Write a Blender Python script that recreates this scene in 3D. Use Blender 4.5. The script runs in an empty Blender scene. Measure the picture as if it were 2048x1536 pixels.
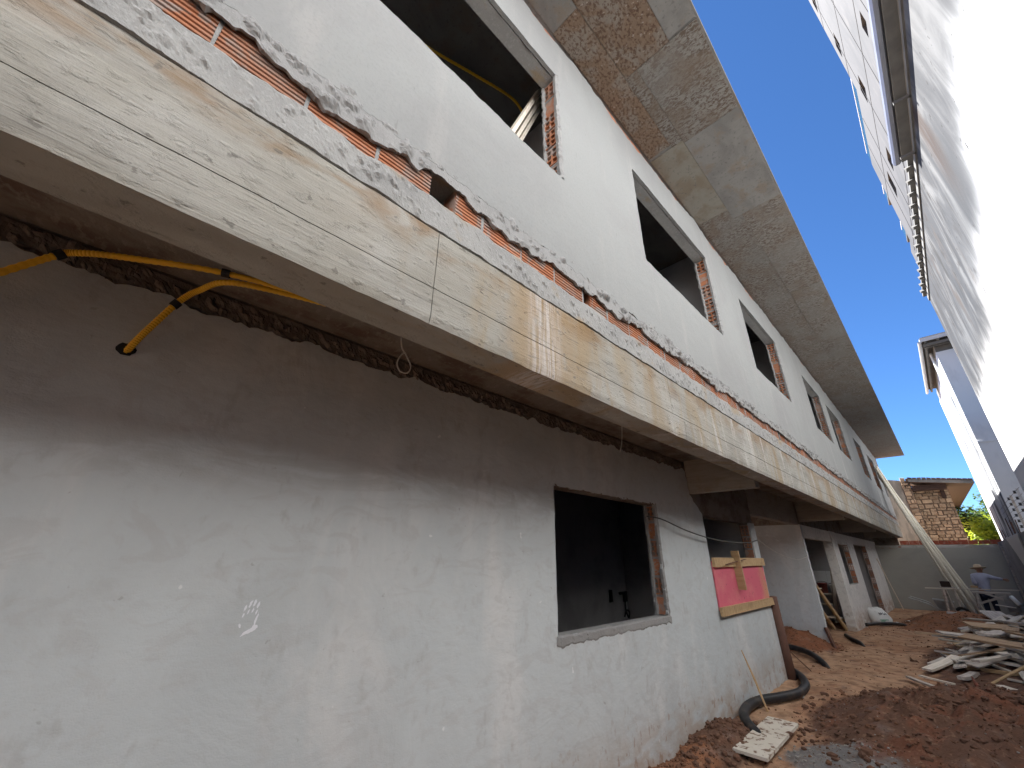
import bpy, bmesh, math, random
from mathutils import Vector, Matrix, noise
R = math.radians
random.seed(7)
sc = bpy.context.scene
COL = sc.collection

# ------------------------------------------------------------------ camera
cam_d = bpy.data.cameras.new('camera')
cam = bpy.data.objects.new('camera', cam_d)
COL.objects.link(cam)
cam_d.sensor_width = 36.0
cam_d.lens = 36.0 * 797.0 / 2048.0
cam_d.clip_start = 0.02
cam_d.clip_end = 2000
right = Vector((0.70223, 0.71189, 0.00895))
up = Vector((0.27731, -0.28508, 0.91751))
back = Vector((0.65572, -0.64183, -0.39760))
m = Matrix((right, up, back)).transposed().to_4x4()
m.translation = Vector((0, 0, 1.6))
cam.matrix_world = m
sc.camera = cam

# ------------------------------------------------------------------ light
SUN_AZ = Vector((-math.cos(R(12)), math.sin(R(12))))     # horizontal direction towards the sun
SUN_EL = R(54)
w = bpy.data.worlds.new('World')
sc.world = w
w.use_nodes = True
nt = w.node_tree
sky = nt.nodes.new('ShaderNodeTexSky')
sky.sky_type = 'NISHITA'
sky.sun_disc = False
sky.sun_elevation = SUN_EL
sky.sun_rotation = math.atan2(SUN_AZ.x, SUN_AZ.y)
sky.altitude = 3000
sky.air_density = 1.0
sky.dust_density = 0.0
sky.ozone_density = 9.0
bg = nt.nodes['Background']
bg.inputs[1].default_value = 0.05
hs = nt.nodes.new('ShaderNodeHueSaturation')
hs.inputs['Saturation'].default_value = 1.07
nt.links.new(sky.outputs[0], hs.inputs['Color'])
nt.links.new(hs.outputs[0], bg.inputs[0])
sd = bpy.data.lights.new('sun', 'SUN')
sd.energy = 5.0
sd.angle = R(0.53)
sd.color = (1.0, 0.98, 0.955)
so = bpy.data.objects.new('sun', sd)
COL.objects.link(so)
sv = Vector((SUN_AZ.x * math.cos(SUN_EL), SUN_AZ.y * math.cos(SUN_EL), math.sin(SUN_EL)))
so.rotation_euler = (-sv).to_track_quat('-Z', 'Y').to_euler()
so.location = sv * 60
sc.view_settings.view_transform = 'Standard'
sc.view_settings.look = 'None'
sc.view_settings.exposure = 2.38
sc.view_settings.gamma = 1.0
sc.view_settings.use_curve_mapping = False
sc.cycles.use_denoising = True
sc.cycles.max_bounces = 10
sc.cycles.diffuse_bounces = 6
sc.cycles.glossy_bounces = 3
sc.cycles.transmission_bounces = 4

# ------------------------------------------------------------------ materials
def mat(name, base, layers=(), rough=0.85, bumps=(), rnd=0.0, metal=0.0, spec=0.3, trans=None, vcol=None):
    """base colour, then mask layers mixed on top: dict(s=scale xyz, lo, hi, c=colour, a=amount, d=detail, k=kind, zr, yr)"""
    mt = bpy.data.materials.new(name)
    mt.use_nodes = True
    t = mt.node_tree
    n, l = t.nodes, t.links
    b = n['Principled BSDF']
    b.inputs['Roughness'].default_value = rough
    b.inputs['Metallic'].default_value = metal
    b.inputs['Specular IOR Level'].default_value = spec
    tc = n.new('ShaderNodeTexCoord')
    co = tc.outputs['Object']
    oi = n.new('ShaderNodeObjectInfo')
    if rnd:
        ad = n.new('ShaderNodeVectorMath'); ad.operation = 'ADD'
        mu = n.new('ShaderNodeMath'); mu.operation = 'MULTIPLY'; mu.inputs[1].default_value = 37.0
        l.new(oi.outputs['Random'], mu.inputs[0])
        l.new(co, ad.inputs[0]); l.new(mu.outputs[0], ad.inputs[1])
        co = ad.outputs[0]
    sep = n.new('ShaderNodeSeparateXYZ')
    l.new(tc.outputs['Object'], sep.inputs[0])

    def tex(L):
        mp = n.new('ShaderNodeMapping')
        s = L.get('s', 1.0)
        mp.inputs['Scale'].default_value = (s, s, s) if not hasattr(s, '__len__') else s
        mp.inputs['Location'].default_value = (L.get('o', 0.0),) * 3
        l.new(co, mp.inputs[0])
        k = L.get('k', 'noise')
        if k == 'voronoi':
            x = n.new('ShaderNodeTexVoronoi'); x.inputs['Scale'].default_value = 1.0
            l.new(mp.outputs[0], x.inputs['Vector']); return x.outputs['Distance']
        if k == 'crack':
            x = n.new('ShaderNodeTexVoronoi'); x.feature = 'DISTANCE_TO_EDGE'; x.inputs['Scale'].default_value = 1.0
            l.new(mp.outputs[0], x.inputs['Vector']); return x.outputs['Distance']
        x = n.new('ShaderNodeTexNoise')
        x.inputs['Scale'].default_value = 1.0
        x.inputs['Detail'].default_value = L.get('d', 5.0)
        x.inputs['Roughness'].default_value = L.get('r', 0.6)
        x.inputs['Distortion'].default_value = L.get('w', 0.0)
        l.new(mp.outputs[0], x.inputs['Vector'])
        return x.outputs['Fac']

    def ramp(src, lo, hi):
        r = n.new('ShaderNodeMapRange')
        r.interpolation_type = 'SMOOTHSTEP'
        r.inputs['From Min'].default_value = lo
        r.inputs['From Max'].default_value = hi
        l.new(src, r.inputs['Value'])
        return r.outputs['Result']

    def mul(a_, b_):
        x = n.new('ShaderNodeMath'); x.operation = 'MULTIPLY'; x.use_clamp = True
        for i, v in enumerate((a_, b_)):
            if isinstance(v, float): x.inputs[i].default_value = v
            else: l.new(v, x.inputs[i])
        return x.outputs[0]

    if vcol:
        at = n.new('ShaderNodeAttribute'); at.attribute_name = vcol
        cur = at.outputs['Color']
    else:
        rgb = n.new('ShaderNodeRGB'); rgb.outputs[0].default_value = (*base, 1)
        cur = rgb.outputs[0]
    for L in layers:
        f = ramp(tex(L), L.get('lo', 0.4), L.get('hi', 0.6))
        for key, ax in (('xr', 0), ('yr', 1), ('zr', 2)):
            if key in L:
                f = mul(f, ramp(sep.outputs[ax], *L[key]))
        for key, ax in (('xr2', 0), ('yr2', 1), ('zr2', 2)):
            if key in L:
                f = mul(f, ramp(sep.outputs[ax], *L[key]))
        f = mul(f, float(L.get('a', 0.5)))
        mx = n.new('ShaderNodeMix'); mx.data_type = 'RGBA'; mx.blend_type = L.get('b', 'MIX')
        l.new(f, mx.inputs['Factor']); l.new(cur, mx.inputs['A']); mx.inputs['B'].default_value = (*L['c'], 1)
        cur = mx.outputs['Result']
    if rnd:
        hv = n.new('ShaderNodeHueSaturation')
        r = n.new('ShaderNodeMapRange'); r.inputs['To Min'].default_value = 1 - rnd; r.inputs['To Max'].default_value = 1 + rnd
        l.new(oi.outputs['Random'], r.inputs['Value']); l.new(r.outputs[0], hv.inputs['Value']); l.new(cur, hv.inputs['Color'])
        cur = hv.outputs[0]
    l.new(cur, b.inputs['Base Color'])
    prev = None
    for L in bumps:
        bp = n.new('ShaderNodeBump')
        bp.inputs['Strength'].default_value = L.get('st', 0.4)
        bp.inputs['Distance'].default_value = L.get('di', 0.01)
        src = tex(L)
        if 'lo' in L: src = ramp(src, L['lo'], L['hi'])
        l.new(src, bp.inputs['Height'])
        if prev: l.new(prev, bp.inputs['Normal'])
        prev = bp.outputs[0]
    if prev: l.new(prev, b.inputs['Normal'])
    if trans:
        b.inputs['Transmission Weight'].default_value = trans
    return mt

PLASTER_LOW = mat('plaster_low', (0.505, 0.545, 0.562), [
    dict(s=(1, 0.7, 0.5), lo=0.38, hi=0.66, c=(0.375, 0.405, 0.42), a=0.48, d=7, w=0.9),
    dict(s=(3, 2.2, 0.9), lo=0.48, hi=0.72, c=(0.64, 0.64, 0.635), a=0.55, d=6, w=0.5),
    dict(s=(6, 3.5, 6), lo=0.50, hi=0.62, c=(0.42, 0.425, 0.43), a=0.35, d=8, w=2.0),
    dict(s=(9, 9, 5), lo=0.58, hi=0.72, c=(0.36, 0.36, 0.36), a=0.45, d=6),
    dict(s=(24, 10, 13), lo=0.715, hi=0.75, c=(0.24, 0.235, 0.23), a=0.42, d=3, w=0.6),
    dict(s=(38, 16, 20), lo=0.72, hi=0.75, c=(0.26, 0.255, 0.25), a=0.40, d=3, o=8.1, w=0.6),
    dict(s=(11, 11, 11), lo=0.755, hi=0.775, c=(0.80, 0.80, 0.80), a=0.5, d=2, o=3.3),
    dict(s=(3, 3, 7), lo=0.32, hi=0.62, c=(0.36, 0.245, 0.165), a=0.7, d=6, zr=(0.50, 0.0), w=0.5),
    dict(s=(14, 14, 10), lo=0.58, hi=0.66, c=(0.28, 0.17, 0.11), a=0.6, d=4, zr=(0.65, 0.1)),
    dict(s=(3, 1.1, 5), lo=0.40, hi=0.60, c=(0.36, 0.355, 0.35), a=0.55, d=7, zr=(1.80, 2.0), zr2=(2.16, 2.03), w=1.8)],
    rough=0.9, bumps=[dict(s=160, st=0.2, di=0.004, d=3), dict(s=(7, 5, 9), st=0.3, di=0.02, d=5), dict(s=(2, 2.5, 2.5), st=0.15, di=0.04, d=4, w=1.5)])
PLASTER_FAR_LIT = mat('plaster_far_lit', (0.74, 0.73, 0.71), [  # copy of the lower plaster, colour raised to stand in for light
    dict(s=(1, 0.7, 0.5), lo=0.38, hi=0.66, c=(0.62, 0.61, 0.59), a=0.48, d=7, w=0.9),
    dict(s=(3, 2.2, 0.9), lo=0.48, hi=0.72, c=(0.64, 0.64, 0.635), a=0.55, d=6, w=0.5),
    dict(s=(6, 3.5, 6), lo=0.50, hi=0.62, c=(0.42, 0.425, 0.43), a=0.35, d=8, w=2.0),
    dict(s=(9, 9, 5), lo=0.58, hi=0.72, c=(0.36, 0.36, 0.36), a=0.45, d=6),
    dict(s=(24, 10, 13), lo=0.715, hi=0.75, c=(0.24, 0.235, 0.23), a=0.42, d=3, w=0.6),
    dict(s=(38, 16, 20), lo=0.72, hi=0.75, c=(0.26, 0.255, 0.25), a=0.40, d=3, o=8.1, w=0.6),
    dict(s=(11, 11, 11), lo=0.755, hi=0.775, c=(0.80, 0.80, 0.80), a=0.5, d=2, o=3.3),
    dict(s=(3, 3, 7), lo=0.32, hi=0.62, c=(0.36, 0.245, 0.165), a=0.7, d=6, zr=(0.50, 0.0), w=0.5),
    dict(s=(14, 14, 10), lo=0.58, hi=0.66, c=(0.28, 0.17, 0.11), a=0.6, d=4, zr=(0.65, 0.1)),
    dict(s=(3, 1.1, 5), lo=0.40, hi=0.60, c=(0.36, 0.355, 0.35), a=0.55, d=7, zr=(1.80, 2.0), zr2=(2.16, 2.03), w=1.8)],
    rough=0.9, bumps=[dict(s=160, st=0.2, di=0.004, d=3), dict(s=(7, 5, 9), st=0.3, di=0.02, d=5), dict(s=(2, 2.5, 2.5), st=0.15, di=0.04, d=4, w=1.5)])
PLASTER_UP = mat('plaster_up', (0.262, 0.270, 0.267), [
    dict(s=(1, 1.1, 0.9), lo=0.40, hi=0.66, c=(0.224, 0.224, 0.225), a=0.6, d=6, w=0.5),
    dict(s=(3, 5, 0.9), lo=0.55, hi=0.75, c=(0.309, 0.305, 0.297), a=0.6, d=4),
    dict(s=(60, 60, 60), lo=0.45, hi=0.75, c=(0.209, 0.209, 0.213), a=0.4, d=2),
    dict(s=(16, 24, 4), lo=0.70, hi=0.76, c=(0.162, 0.158, 0.158), a=0.4, d=3),
    dict(s=(2, 3.5, 0.35), lo=0.58, hi=0.68, c=(0.371, 0.363, 0.348), a=0.55, d=3, zr=(4.2, 3.9), yr=(4.5, 6.5))],
    rough=0.92, bumps=[dict(s=190, st=0.35, di=0.004, d=3), dict(s=(9, 6, 9), st=0.3, di=0.02, d=4)])
CONCRETE_BEAM = mat('beam_concrete', (0.312, 0.300, 0.264), [
    dict(s=(2, 1.1, 42), lo=0.34, hi=0.72, c=(0.225, 0.215, 0.192), a=0.55, d=6, w=1.2),
    dict(s=(3, 1.3, 2.2), lo=0.42, hi=0.66, c=(0.385, 0.378, 0.355), a=0.6, d=7, w=0.8),
    dict(s=(5, 1.6, 4.0), lo=0.48, hi=0.66, c=(0.215, 0.205, 0.185), a=0.45, d=8, w=0.8),
    dict(s=(4, 2.0, 0.6), lo=0.47, hi=0.64, c=(0.290, 0.205, 0.105), a=0.58, d=8, yr=(0.0, 1.2), w=0.9),
    dict(s=(5, 2.6, 5), lo=0.42, hi=0.62, c=(0.20, 0.118, 0.052), a=0.75, d=8, zr=(2.70, 2.91), w=0.5),
    dict(s=(8, 6, 0.8), lo=0.54, hi=0.63, c=(0.47, 0.445, 0.42), a=0.6, d=6, yr=(2.2, 3.2), o=1.7, w=0.5),
    dict(s=(8, 10, 6), lo=0.30, hi=0.5, c=(0.31, 0.215, 0.115), a=0.65, d=6, yr=(1.05, 1.25), yr2=(1.9, 1.5)),
    dict(s=(8, 60, 2.0), lo=0.36, hi=0.60, c=(0.50, 0.465, 0.44), a=0.85, d=5, w=0.3, yr=(1.24, 1.38), yr2=(1.60, 1.44)),
    dict(s=(5, 3, 46), lo=0.60, hi=0.67, c=(0.145, 0.135, 0.12), a=0.6, d=6, w=1.2),
    dict(s=(24, 18, 30), lo=0.645, hi=0.69, c=(0.13, 0.12, 0.108), a=0.7, d=5)],
    rough=0.9, bumps=[dict(s=(4, 2.0, 60), st=0.45, di=0.010, d=6, w=0.9), dict(s=(20, 14, 28), st=0.5, di=0.012, d=7, lo=0.52, hi=0.74), dict(s=110, st=0.4, di=0.004, d=3)])
CROSS_CONCRETE = mat('cross_beam_concrete', (0.29, 0.275, 0.25), [
    dict(s=(3, 3, 20), lo=0.38, hi=0.70, c=(0.19, 0.175, 0.155), a=0.6, d=6, w=0.8),
    dict(s=(4, 4, 3), lo=0.52, hi=0.68, c=(0.22, 0.16, 0.10), a=0.5, d=5)], rough=0.92, bumps=[dict(s=70, st=0.4, di=0.006, d=4)])
CONCRETE_GREY = mat('rough_concrete', (0.300, 0.300, 0.292), [
    dict(s=(5, 3, 5), lo=0.4, hi=0.68, c=(0.217, 0.217, 0.214), a=0.65, d=6),
    dict(s=(40, 40, 40), lo=0.5, hi=0.7, c=(0.390, 0.390, 0.383), a=0.5, d=3),
    dict(s=(6, 2.2, 3), lo=0.56, hi=0.68, c=(0.315, 0.225, 0.120), a=0.6, d=4)],
    rough=0.95, bumps=[dict(s=90, st=0.6, di=0.008, d=4)])
CONCRETE_DARK = mat('ceiling_concrete', (0.195, 0.176, 0.158), [
    dict(s=(6, 3, 6), lo=0.42, hi=0.62, c=(0.112, 0.075, 0.056), a=0.75, d=7),
    dict(s=(16, 30, 16), lo=0.55, hi=0.66, c=(0.270, 0.247, 0.225), a=0.5, d=4)],
    rough=0.95, bumps=[dict(s=60, st=0.6, di=0.008, d=4)])
MORTAR = mat('mortar', (0.272, 0.272, 0.270), [
    dict(s=(9, 9, 9), lo=0.4, hi=0.7, c=(0.206, 0.206, 0.204), a=0.6, d=5),
    dict(s=(70, 70, 70), lo=0.5, hi=0.7, c=(0.315, 0.315, 0.313), a=0.5, d=2)],
    rough=0.95, bumps=[dict(s=120, st=0.5, di=0.006, d=4)])
MORTAR_BROWN = mat('mortar_brown', (0.143, 0.116, 0.098), [
    dict(s=(14, 9, 14), lo=0.42, hi=0.65, c=(0.225, 0.199, 0.176), a=0.6, d=5)],
    rough=0.95, bumps=[dict(s=90, st=0.6, di=0.008, d=4)])
BRICK = mat('clay_brick', (0.40, 0.165, 0.085), [
    dict(s=(9, 9, 40), lo=0.45, hi=0.7, c=(0.27, 0.10, 0.058), a=0.6, d=4),
    dict(s=(8, 9, 10), lo=0.50, hi=0.58, c=(0.29, 0.265, 0.245), a=0.8, d=7, w=0.6),
    dict(s=(3, 3, 3), lo=0.45, hi=0.65, c=(0.33, 0.20, 0.15), a=0.6, d=5)],
    rough=0.9, rnd=0.16, bumps=[dict(s=120, st=0.4, di=0.003, d=3)])
BRICK_RED = mat('coping_brick', (0.34, 0.085, 0.05), [
    dict(s=(9, 9, 9), lo=0.5, hi=0.7, c=(0.45, 0.26, 0.2), a=0.5, d=4)], rough=0.85, rnd=0.25, bumps=[dict(s=60, st=0.4, di=0.006)])
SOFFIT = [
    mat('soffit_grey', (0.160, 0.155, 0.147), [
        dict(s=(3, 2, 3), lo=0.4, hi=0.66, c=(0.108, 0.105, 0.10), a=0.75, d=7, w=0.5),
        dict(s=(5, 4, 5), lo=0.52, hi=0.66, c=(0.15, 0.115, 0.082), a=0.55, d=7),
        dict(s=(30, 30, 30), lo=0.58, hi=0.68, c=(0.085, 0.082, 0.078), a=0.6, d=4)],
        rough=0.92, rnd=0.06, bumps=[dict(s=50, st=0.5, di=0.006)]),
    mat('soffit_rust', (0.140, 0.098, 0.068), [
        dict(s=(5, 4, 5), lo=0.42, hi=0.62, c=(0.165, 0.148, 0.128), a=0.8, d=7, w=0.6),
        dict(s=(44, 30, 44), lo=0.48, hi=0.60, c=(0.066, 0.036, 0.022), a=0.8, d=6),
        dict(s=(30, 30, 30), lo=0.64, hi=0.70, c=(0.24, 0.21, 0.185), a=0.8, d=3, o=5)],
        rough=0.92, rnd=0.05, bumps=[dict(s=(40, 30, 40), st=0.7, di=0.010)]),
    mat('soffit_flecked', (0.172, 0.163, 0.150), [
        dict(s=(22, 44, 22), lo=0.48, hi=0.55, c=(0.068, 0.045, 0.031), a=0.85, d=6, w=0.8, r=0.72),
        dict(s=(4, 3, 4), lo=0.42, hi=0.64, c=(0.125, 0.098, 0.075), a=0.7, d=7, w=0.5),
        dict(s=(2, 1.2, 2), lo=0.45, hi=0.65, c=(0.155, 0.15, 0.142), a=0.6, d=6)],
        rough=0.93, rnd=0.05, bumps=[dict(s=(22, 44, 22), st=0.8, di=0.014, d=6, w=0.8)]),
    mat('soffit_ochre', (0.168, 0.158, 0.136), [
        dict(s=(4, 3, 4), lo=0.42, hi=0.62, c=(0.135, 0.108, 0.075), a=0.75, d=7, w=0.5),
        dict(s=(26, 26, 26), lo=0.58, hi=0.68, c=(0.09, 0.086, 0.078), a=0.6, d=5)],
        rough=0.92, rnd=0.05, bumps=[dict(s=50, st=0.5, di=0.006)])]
ROOM_WALL = mat('room_wall', (0.42, 0.42, 0.43), [dict(s=(2, 2, 2), lo=0.4, hi=0.7, c=(0.25, 0.25, 0.26), a=0.6)], rough=0.95)
ROOM_FLOOR = mat('room_floor', (0.16, 0.14, 0.13), [dict(s=3, lo=0.4, hi=0.7, c=(0.10, 0.08, 0.07), a=0.6)], rough=0.95)
WHITE_WALL = mat('white_wall', (0.84, 0.835, 0.82), [
    dict(s=(2, 2, 2), lo=0.0, hi=0.1, c=(0.115, 0.114, 0.112), a=1.0, zr=(5.7, 6.9), yr=(2.5, 4.0)),  # in-view zones darkened against sun glare; unseen wall left white for bounce
    dict(s=(2, 2, 2), lo=0.0, hi=0.1, c=(0.115, 0.114, 0.112), a=1.0, zr=(5.0, 6.2), yr=(5.4, 7.4)),
    dict(s=(2, 2, 2), lo=0.0, hi=0.1, c=(0.115, 0.114, 0.112), a=1.0, zr=(4.4, 5.6), yr=(7.8, 9.8)),
    dict(s=(2, 1.5, 0.40), lo=0.32, hi=0.66, c=(0.036, 0.037, 0.039), a=1.0, d=8, w=1.0, zr=(5.7, 6.9), yr=(2.5, 4.0)),
    dict(s=(2, 1.5, 0.40), lo=0.32, hi=0.66, c=(0.036, 0.037, 0.039), a=1.0, d=8, w=1.0, zr=(5.0, 6.2), yr=(5.4, 7.4)),
    dict(s=(2, 1.5, 0.40), lo=0.32, hi=0.66, c=(0.036, 0.037, 0.039), a=1.0, d=8, w=1.0, zr=(4.4, 5.6), yr=(7.8, 9.8)),
    dict(s=(3, 6.5, 1.1), lo=0.50, hi=0.66, c=(0.018, 0.016, 0.013), a=0.9, d=8, w=0.6, zr=(5.2, 7.4), yr=(6.8, 8.6)),
    dict(s=(5, 4, 1.6), lo=0.54, hi=0.68, c=(0.022, 0.018, 0.015), a=0.9, d=8, zr=(4.6, 5.6), yr=(7.5, 9.5), w=0.5),
    dict(s=(2, 1.6, 0.5), lo=0.56, hi=0.70, c=(0.055, 0.042, 0.033), a=0.9, d=6, zr=(4.8, 5.8), yr=(6.0, 8.0), o=3.0),
    dict(s=(9, 9, 5), lo=0.66, hi=0.69, c=(0.02, 0.018, 0.016), a=0.9, d=4, zr=(5.4, 6.2)),
    dict(s=(3, 9, 0.8), lo=0.20, hi=0.50, c=(0.030, 0.017, 0.011), a=0.95, d=3, yr=(6.9, 7.15), yr2=(7.7, 7.35), zr=(6.0, 7.4))],
    rough=0.9, bumps=[dict(s=60, st=0.25, di=0.006, d=4)])
NB2_WALL = mat('streaked_wall', (0.60, 0.605, 0.615), [
    dict(s=(3, 2.6, 0.35), lo=0.48, hi=0.62, c=(0.045, 0.048, 0.053), a=0.97, d=7, w=0.6),
    dict(s=(3, 3.0, 1.4), lo=0.5, hi=0.68, c=(0.06, 0.063, 0.068), a=0.8, d=6, o=2.0)], rough=0.9)
NB2_END = mat('end_render_lifted', (0.78, 0.79, 0.80), [  # same house render made paler, so the shaded end face reads brighter
    dict(s=(3, 2.6, 1.2), lo=0.46, hi=0.66, c=(0.66, 0.67, 0.68), a=0.7, d=6)], rough=0.9)
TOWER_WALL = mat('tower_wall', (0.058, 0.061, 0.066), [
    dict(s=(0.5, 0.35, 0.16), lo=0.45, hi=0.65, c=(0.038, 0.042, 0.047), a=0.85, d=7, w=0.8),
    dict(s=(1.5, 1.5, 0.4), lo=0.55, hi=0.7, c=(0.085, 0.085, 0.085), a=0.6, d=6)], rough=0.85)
JOINT = mat('joint_sealant', (0.018, 0.018, 0.02), rough=0.8)
TOWER_REVEAL = mat('window_reveal', (0.02, 0.02, 0.02), rough=0.8)
GLASS = mat('tinted_glass', (0.06, 0.08, 0.09), rough=0.12, spec=0.6)
BLUE_GLASS = mat('blue_glass', (0.022, 0.06, 0.08), rough=0.15, spec=0.6)
GUTTER = mat('zinc_gutter', (0.30, 0.31, 0.35), [dict(s=(6, 2, 6), lo=0.4, hi=0.7, c=(0.20, 0.20, 0.23), a=0.6)], rough=0.4, metal=0.6)
EAVE = mat('eave_board', (0.17, 0.165, 0.155), [dict(s=(3, 3, 3), lo=0.4, hi=0.7, c=(0.10, 0.10, 0.095), a=0.6)], rough=0.9)
TILE_GREY = mat('roof_tile', (0.20, 0.18, 0.17), [dict(s=9, lo=0.4, hi=0.7, c=(0.30, 0.27, 0.24), a=0.5)], rough=0.9, rnd=0.2)
TILE_DARK = mat('dark_roof_tile', (0.085, 0.06, 0.055), [dict(s=9, lo=0.4, hi=0.7, c=(0.14, 0.10, 0.09), a=0.5)], rough=0.85, rnd=0.25)
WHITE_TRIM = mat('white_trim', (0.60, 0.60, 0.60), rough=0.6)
WALL_OLIVE = mat('wall_render', (0.36, 0.352, 0.315), [
    dict(s=(0.9, 2, 1.3), lo=0.4, hi=0.7, c=(0.30, 0.30, 0.27), a=0.7, d=6, w=0.6),
    dict(s=(4, 4, 3), lo=0.55, hi=0.7, c=(0.36, 0.345, 0.32), a=0.5, d=5),
    dict(s=(2.5, 5, 7), lo=0.42, hi=0.56, c=(0.55, 0.53, 0.50), a=0.9, d=5, zr=(2.03, 2.14), w=0.8),
    dict(s=(4, 5, 9), lo=0.58, hi=0.64, c=(0.32, 0.10, 0.06), a=0.9, d=4, zr=(2.0, 2.12))],
    rough=0.95, bumps=[dict(s=30, st=0.4, di=0.01)])
WALL_GREY = mat('boundary_render', (0.25, 0.25, 0.255), [
    dict(s=(2, 1.2, 2), lo=0.4, hi=0.7, c=(0.16, 0.16, 0.17), a=0.8, d=6),
    dict(s=(5, 5, 1.2), lo=0.5, hi=0.7, c=(0.33, 0.32, 0.31), a=0.6, d=5)], rough=0.95, bumps=[dict(s=30, st=0.4, di=0.01)])
STONE = mat('sandstone', (0.40, 0.30, 0.20), [
    dict(s=(7, 7, 7), lo=0.42, hi=0.68, c=(0.24, 0.155, 0.098), a=0.75, d=5),
    dict(s=(20, 20, 20), lo=0.55, hi=0.7, c=(0.50, 0.40, 0.29), a=0.6, d=4)], rough=0.95, rnd=0.32, bumps=[dict(s=30, st=0.6, di=0.012)])
STONE_MORTAR = mat('stone_mortar', (0.20, 0.15, 0.108), [dict(s=9, lo=0.4, hi=0.7, c=(0.13, 0.09, 0.07), a=0.6)], rough=0.95)
WEATHER_WALL = mat('weathered_render', (0.36, 0.335, 0.28), [
    dict(s=(3, 3, 1), lo=0.42, hi=0.62, c=(0.20, 0.19, 0.165), a=0.8, d=6)], rough=0.95)
EAVE_WOOD = mat('eave_wood', (0.04, 0.024, 0.018), [dict(s=(30, 2, 2), lo=0.4, hi=0.7, c=(0.045, 0.026, 0.018), a=0.6)], rough=0.7)
WOOD_DARK = mat('dark_beam_wood', (0.055, 0.035, 0.028), rough=0.8)
PVC = mat('cream_plastic', (0.78, 0.73, 0.60), [dict(s=(3, 3, 1.5), lo=0.5, hi=0.75, c=(0.60, 0.54, 0.42), a=0.5, d=4)], rough=0.4, rnd=0.16)
WOOD_GREY = mat('weathered_plank', (0.60, 0.54, 0.475), [
    dict(s=(1.2, 30, 12), lo=0.38, hi=0.66, c=(0.25, 0.215, 0.19), a=0.7, d=6, w=1.2),
    dict(s=(3, 3, 3), lo=0.5, hi=0.7, c=(0.56, 0.53, 0.50), a=0.6, d=5),
    dict(s=(5, 7, 5), lo=0.60, hi=0.72, c=(0.22, 0.13, 0.085), a=0.7, d=4)], rough=0.9, rnd=0.22, bumps=[dict(s=(3, 60, 30), st=0.4, di=0.004, d=4)])
WOOD_PINE = mat('pine_wood', (0.52, 0.37, 0.21), [
    dict(s=(1.5, 40, 14), lo=0.38, hi=0.66, c=(0.36, 0.225, 0.11), a=0.7, d=6, w=1.0),
    dict(s=(4, 4, 4), lo=0.56, hi=0.7, c=(0.27, 0.17, 0.10), a=0.5, d=4)], rough=0.8, rnd=0.15, bumps=[dict(s=(3, 60, 30), st=0.3, di=0.003, d=4)])
WOOD_PALE = mat('pale_board', (0.62, 0.57, 0.49), [
    dict(s=(3, 3, 26), lo=0.4, hi=0.7, c=(0.50, 0.44, 0.35), a=0.5, d=5, w=1.0),
    dict(s=(13, 13, 13), lo=0.54, hi=0.60, c=(0.17, 0.095, 0.055), a=0.9, d=5, w=0.6)], rough=0.85, rnd=0.06)
WOOD_LIGHT = mat('light_plank', (0.74, 0.68, 0.585), [
    dict(s=(1.2, 30, 12), lo=0.38, hi=0.66, c=(0.54, 0.47, 0.385), a=0.6, d=6, w=1.2),
    dict(s=(5, 7, 5), lo=0.62, hi=0.74, c=(0.28, 0.20, 0.14), a=0.6, d=4)], rough=0.9, rnd=0.15, bumps=[dict(s=(3, 60, 30), st=0.3, di=0.003, d=4)])
WOOD_BROWN = mat('brown_plank', (0.47, 0.335, 0.22), [
    dict(s=(1.2, 30, 12), lo=0.38, hi=0.66, c=(0.23, 0.145, 0.085), a=0.65, d=6, w=1.2)], rough=0.9, rnd=0.2, bumps=[dict(s=(3, 60, 30), st=0.3, di=0.003, d=4)])
PINK = mat('pink_board_paint', (0.60, 0.125, 0.18), [
    dict(s=(4, 3, 4), lo=0.45, hi=0.7, c=(0.66, 0.22, 0.22), a=0.7, d=6),
    dict(s=(4, 3, 4), lo=0.42, hi=0.55, c=(0.50, 0.28, 0.15), a=0.9, d=5, yr=(7.3, 7.72)),
    dict(s=(30, 30, 30), lo=0.69, hi=0.72, c=(0.10, 0.04, 0.04), a=0.7, d=2)], rough=0.7)
RUST = mat('rusty_steel', (0.12, 0.065, 0.05), [dict(s=(9, 9, 4), lo=0.4, hi=0.7, c=(0.20, 0.10, 0.065), a=0.6, d=5)], rough=0.8)
RUST_RED = mat('rusty_red_iron', (0.22, 0.075, 0.05), [dict(s=20, lo=0.4, hi=0.7, c=(0.12, 0.06, 0.045), a=0.7)], rough=0.8)
BLACK_HOSE = mat('black_hose', (0.022, 0.022, 0.024), [dict(s=(7, 7, 7), lo=0.5, hi=0.72, c=(0.12, 0.085, 0.06), a=0.5, d=5)], rough=0.5)
YELLOW = mat('yellow_conduit', (0.72, 0.42, 0.03), [dict(s=(5, 5, 5), lo=0.5, hi=0.7, c=(0.5, 0.3, 0.05), a=0.5)], rough=0.5)
BLACK_TAPE = mat('black_tape', (0.015, 0.015, 0.016), rough=0.6)
WIRE_PALE = mat('pale_wire', (0.46, 0.44, 0.40), rough=0.5)
WIRE_DARK = mat('dark_wire', (0.05, 0.05, 0.05), rough=0.5)
SHIRT = mat('faded_shirt', (0.46, 0.48, 0.60), [dict(s=(9, 9, 5), lo=0.4, hi=0.7, c=(0.36, 0.38, 0.50), a=0.6)], rough=0.95)
TROUSERS = mat('dark_trousers', (0.035, 0.04, 0.06), rough=0.95)
SKIN = mat('skin', (0.36, 0.19, 0.12), rough=0.6)
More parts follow.
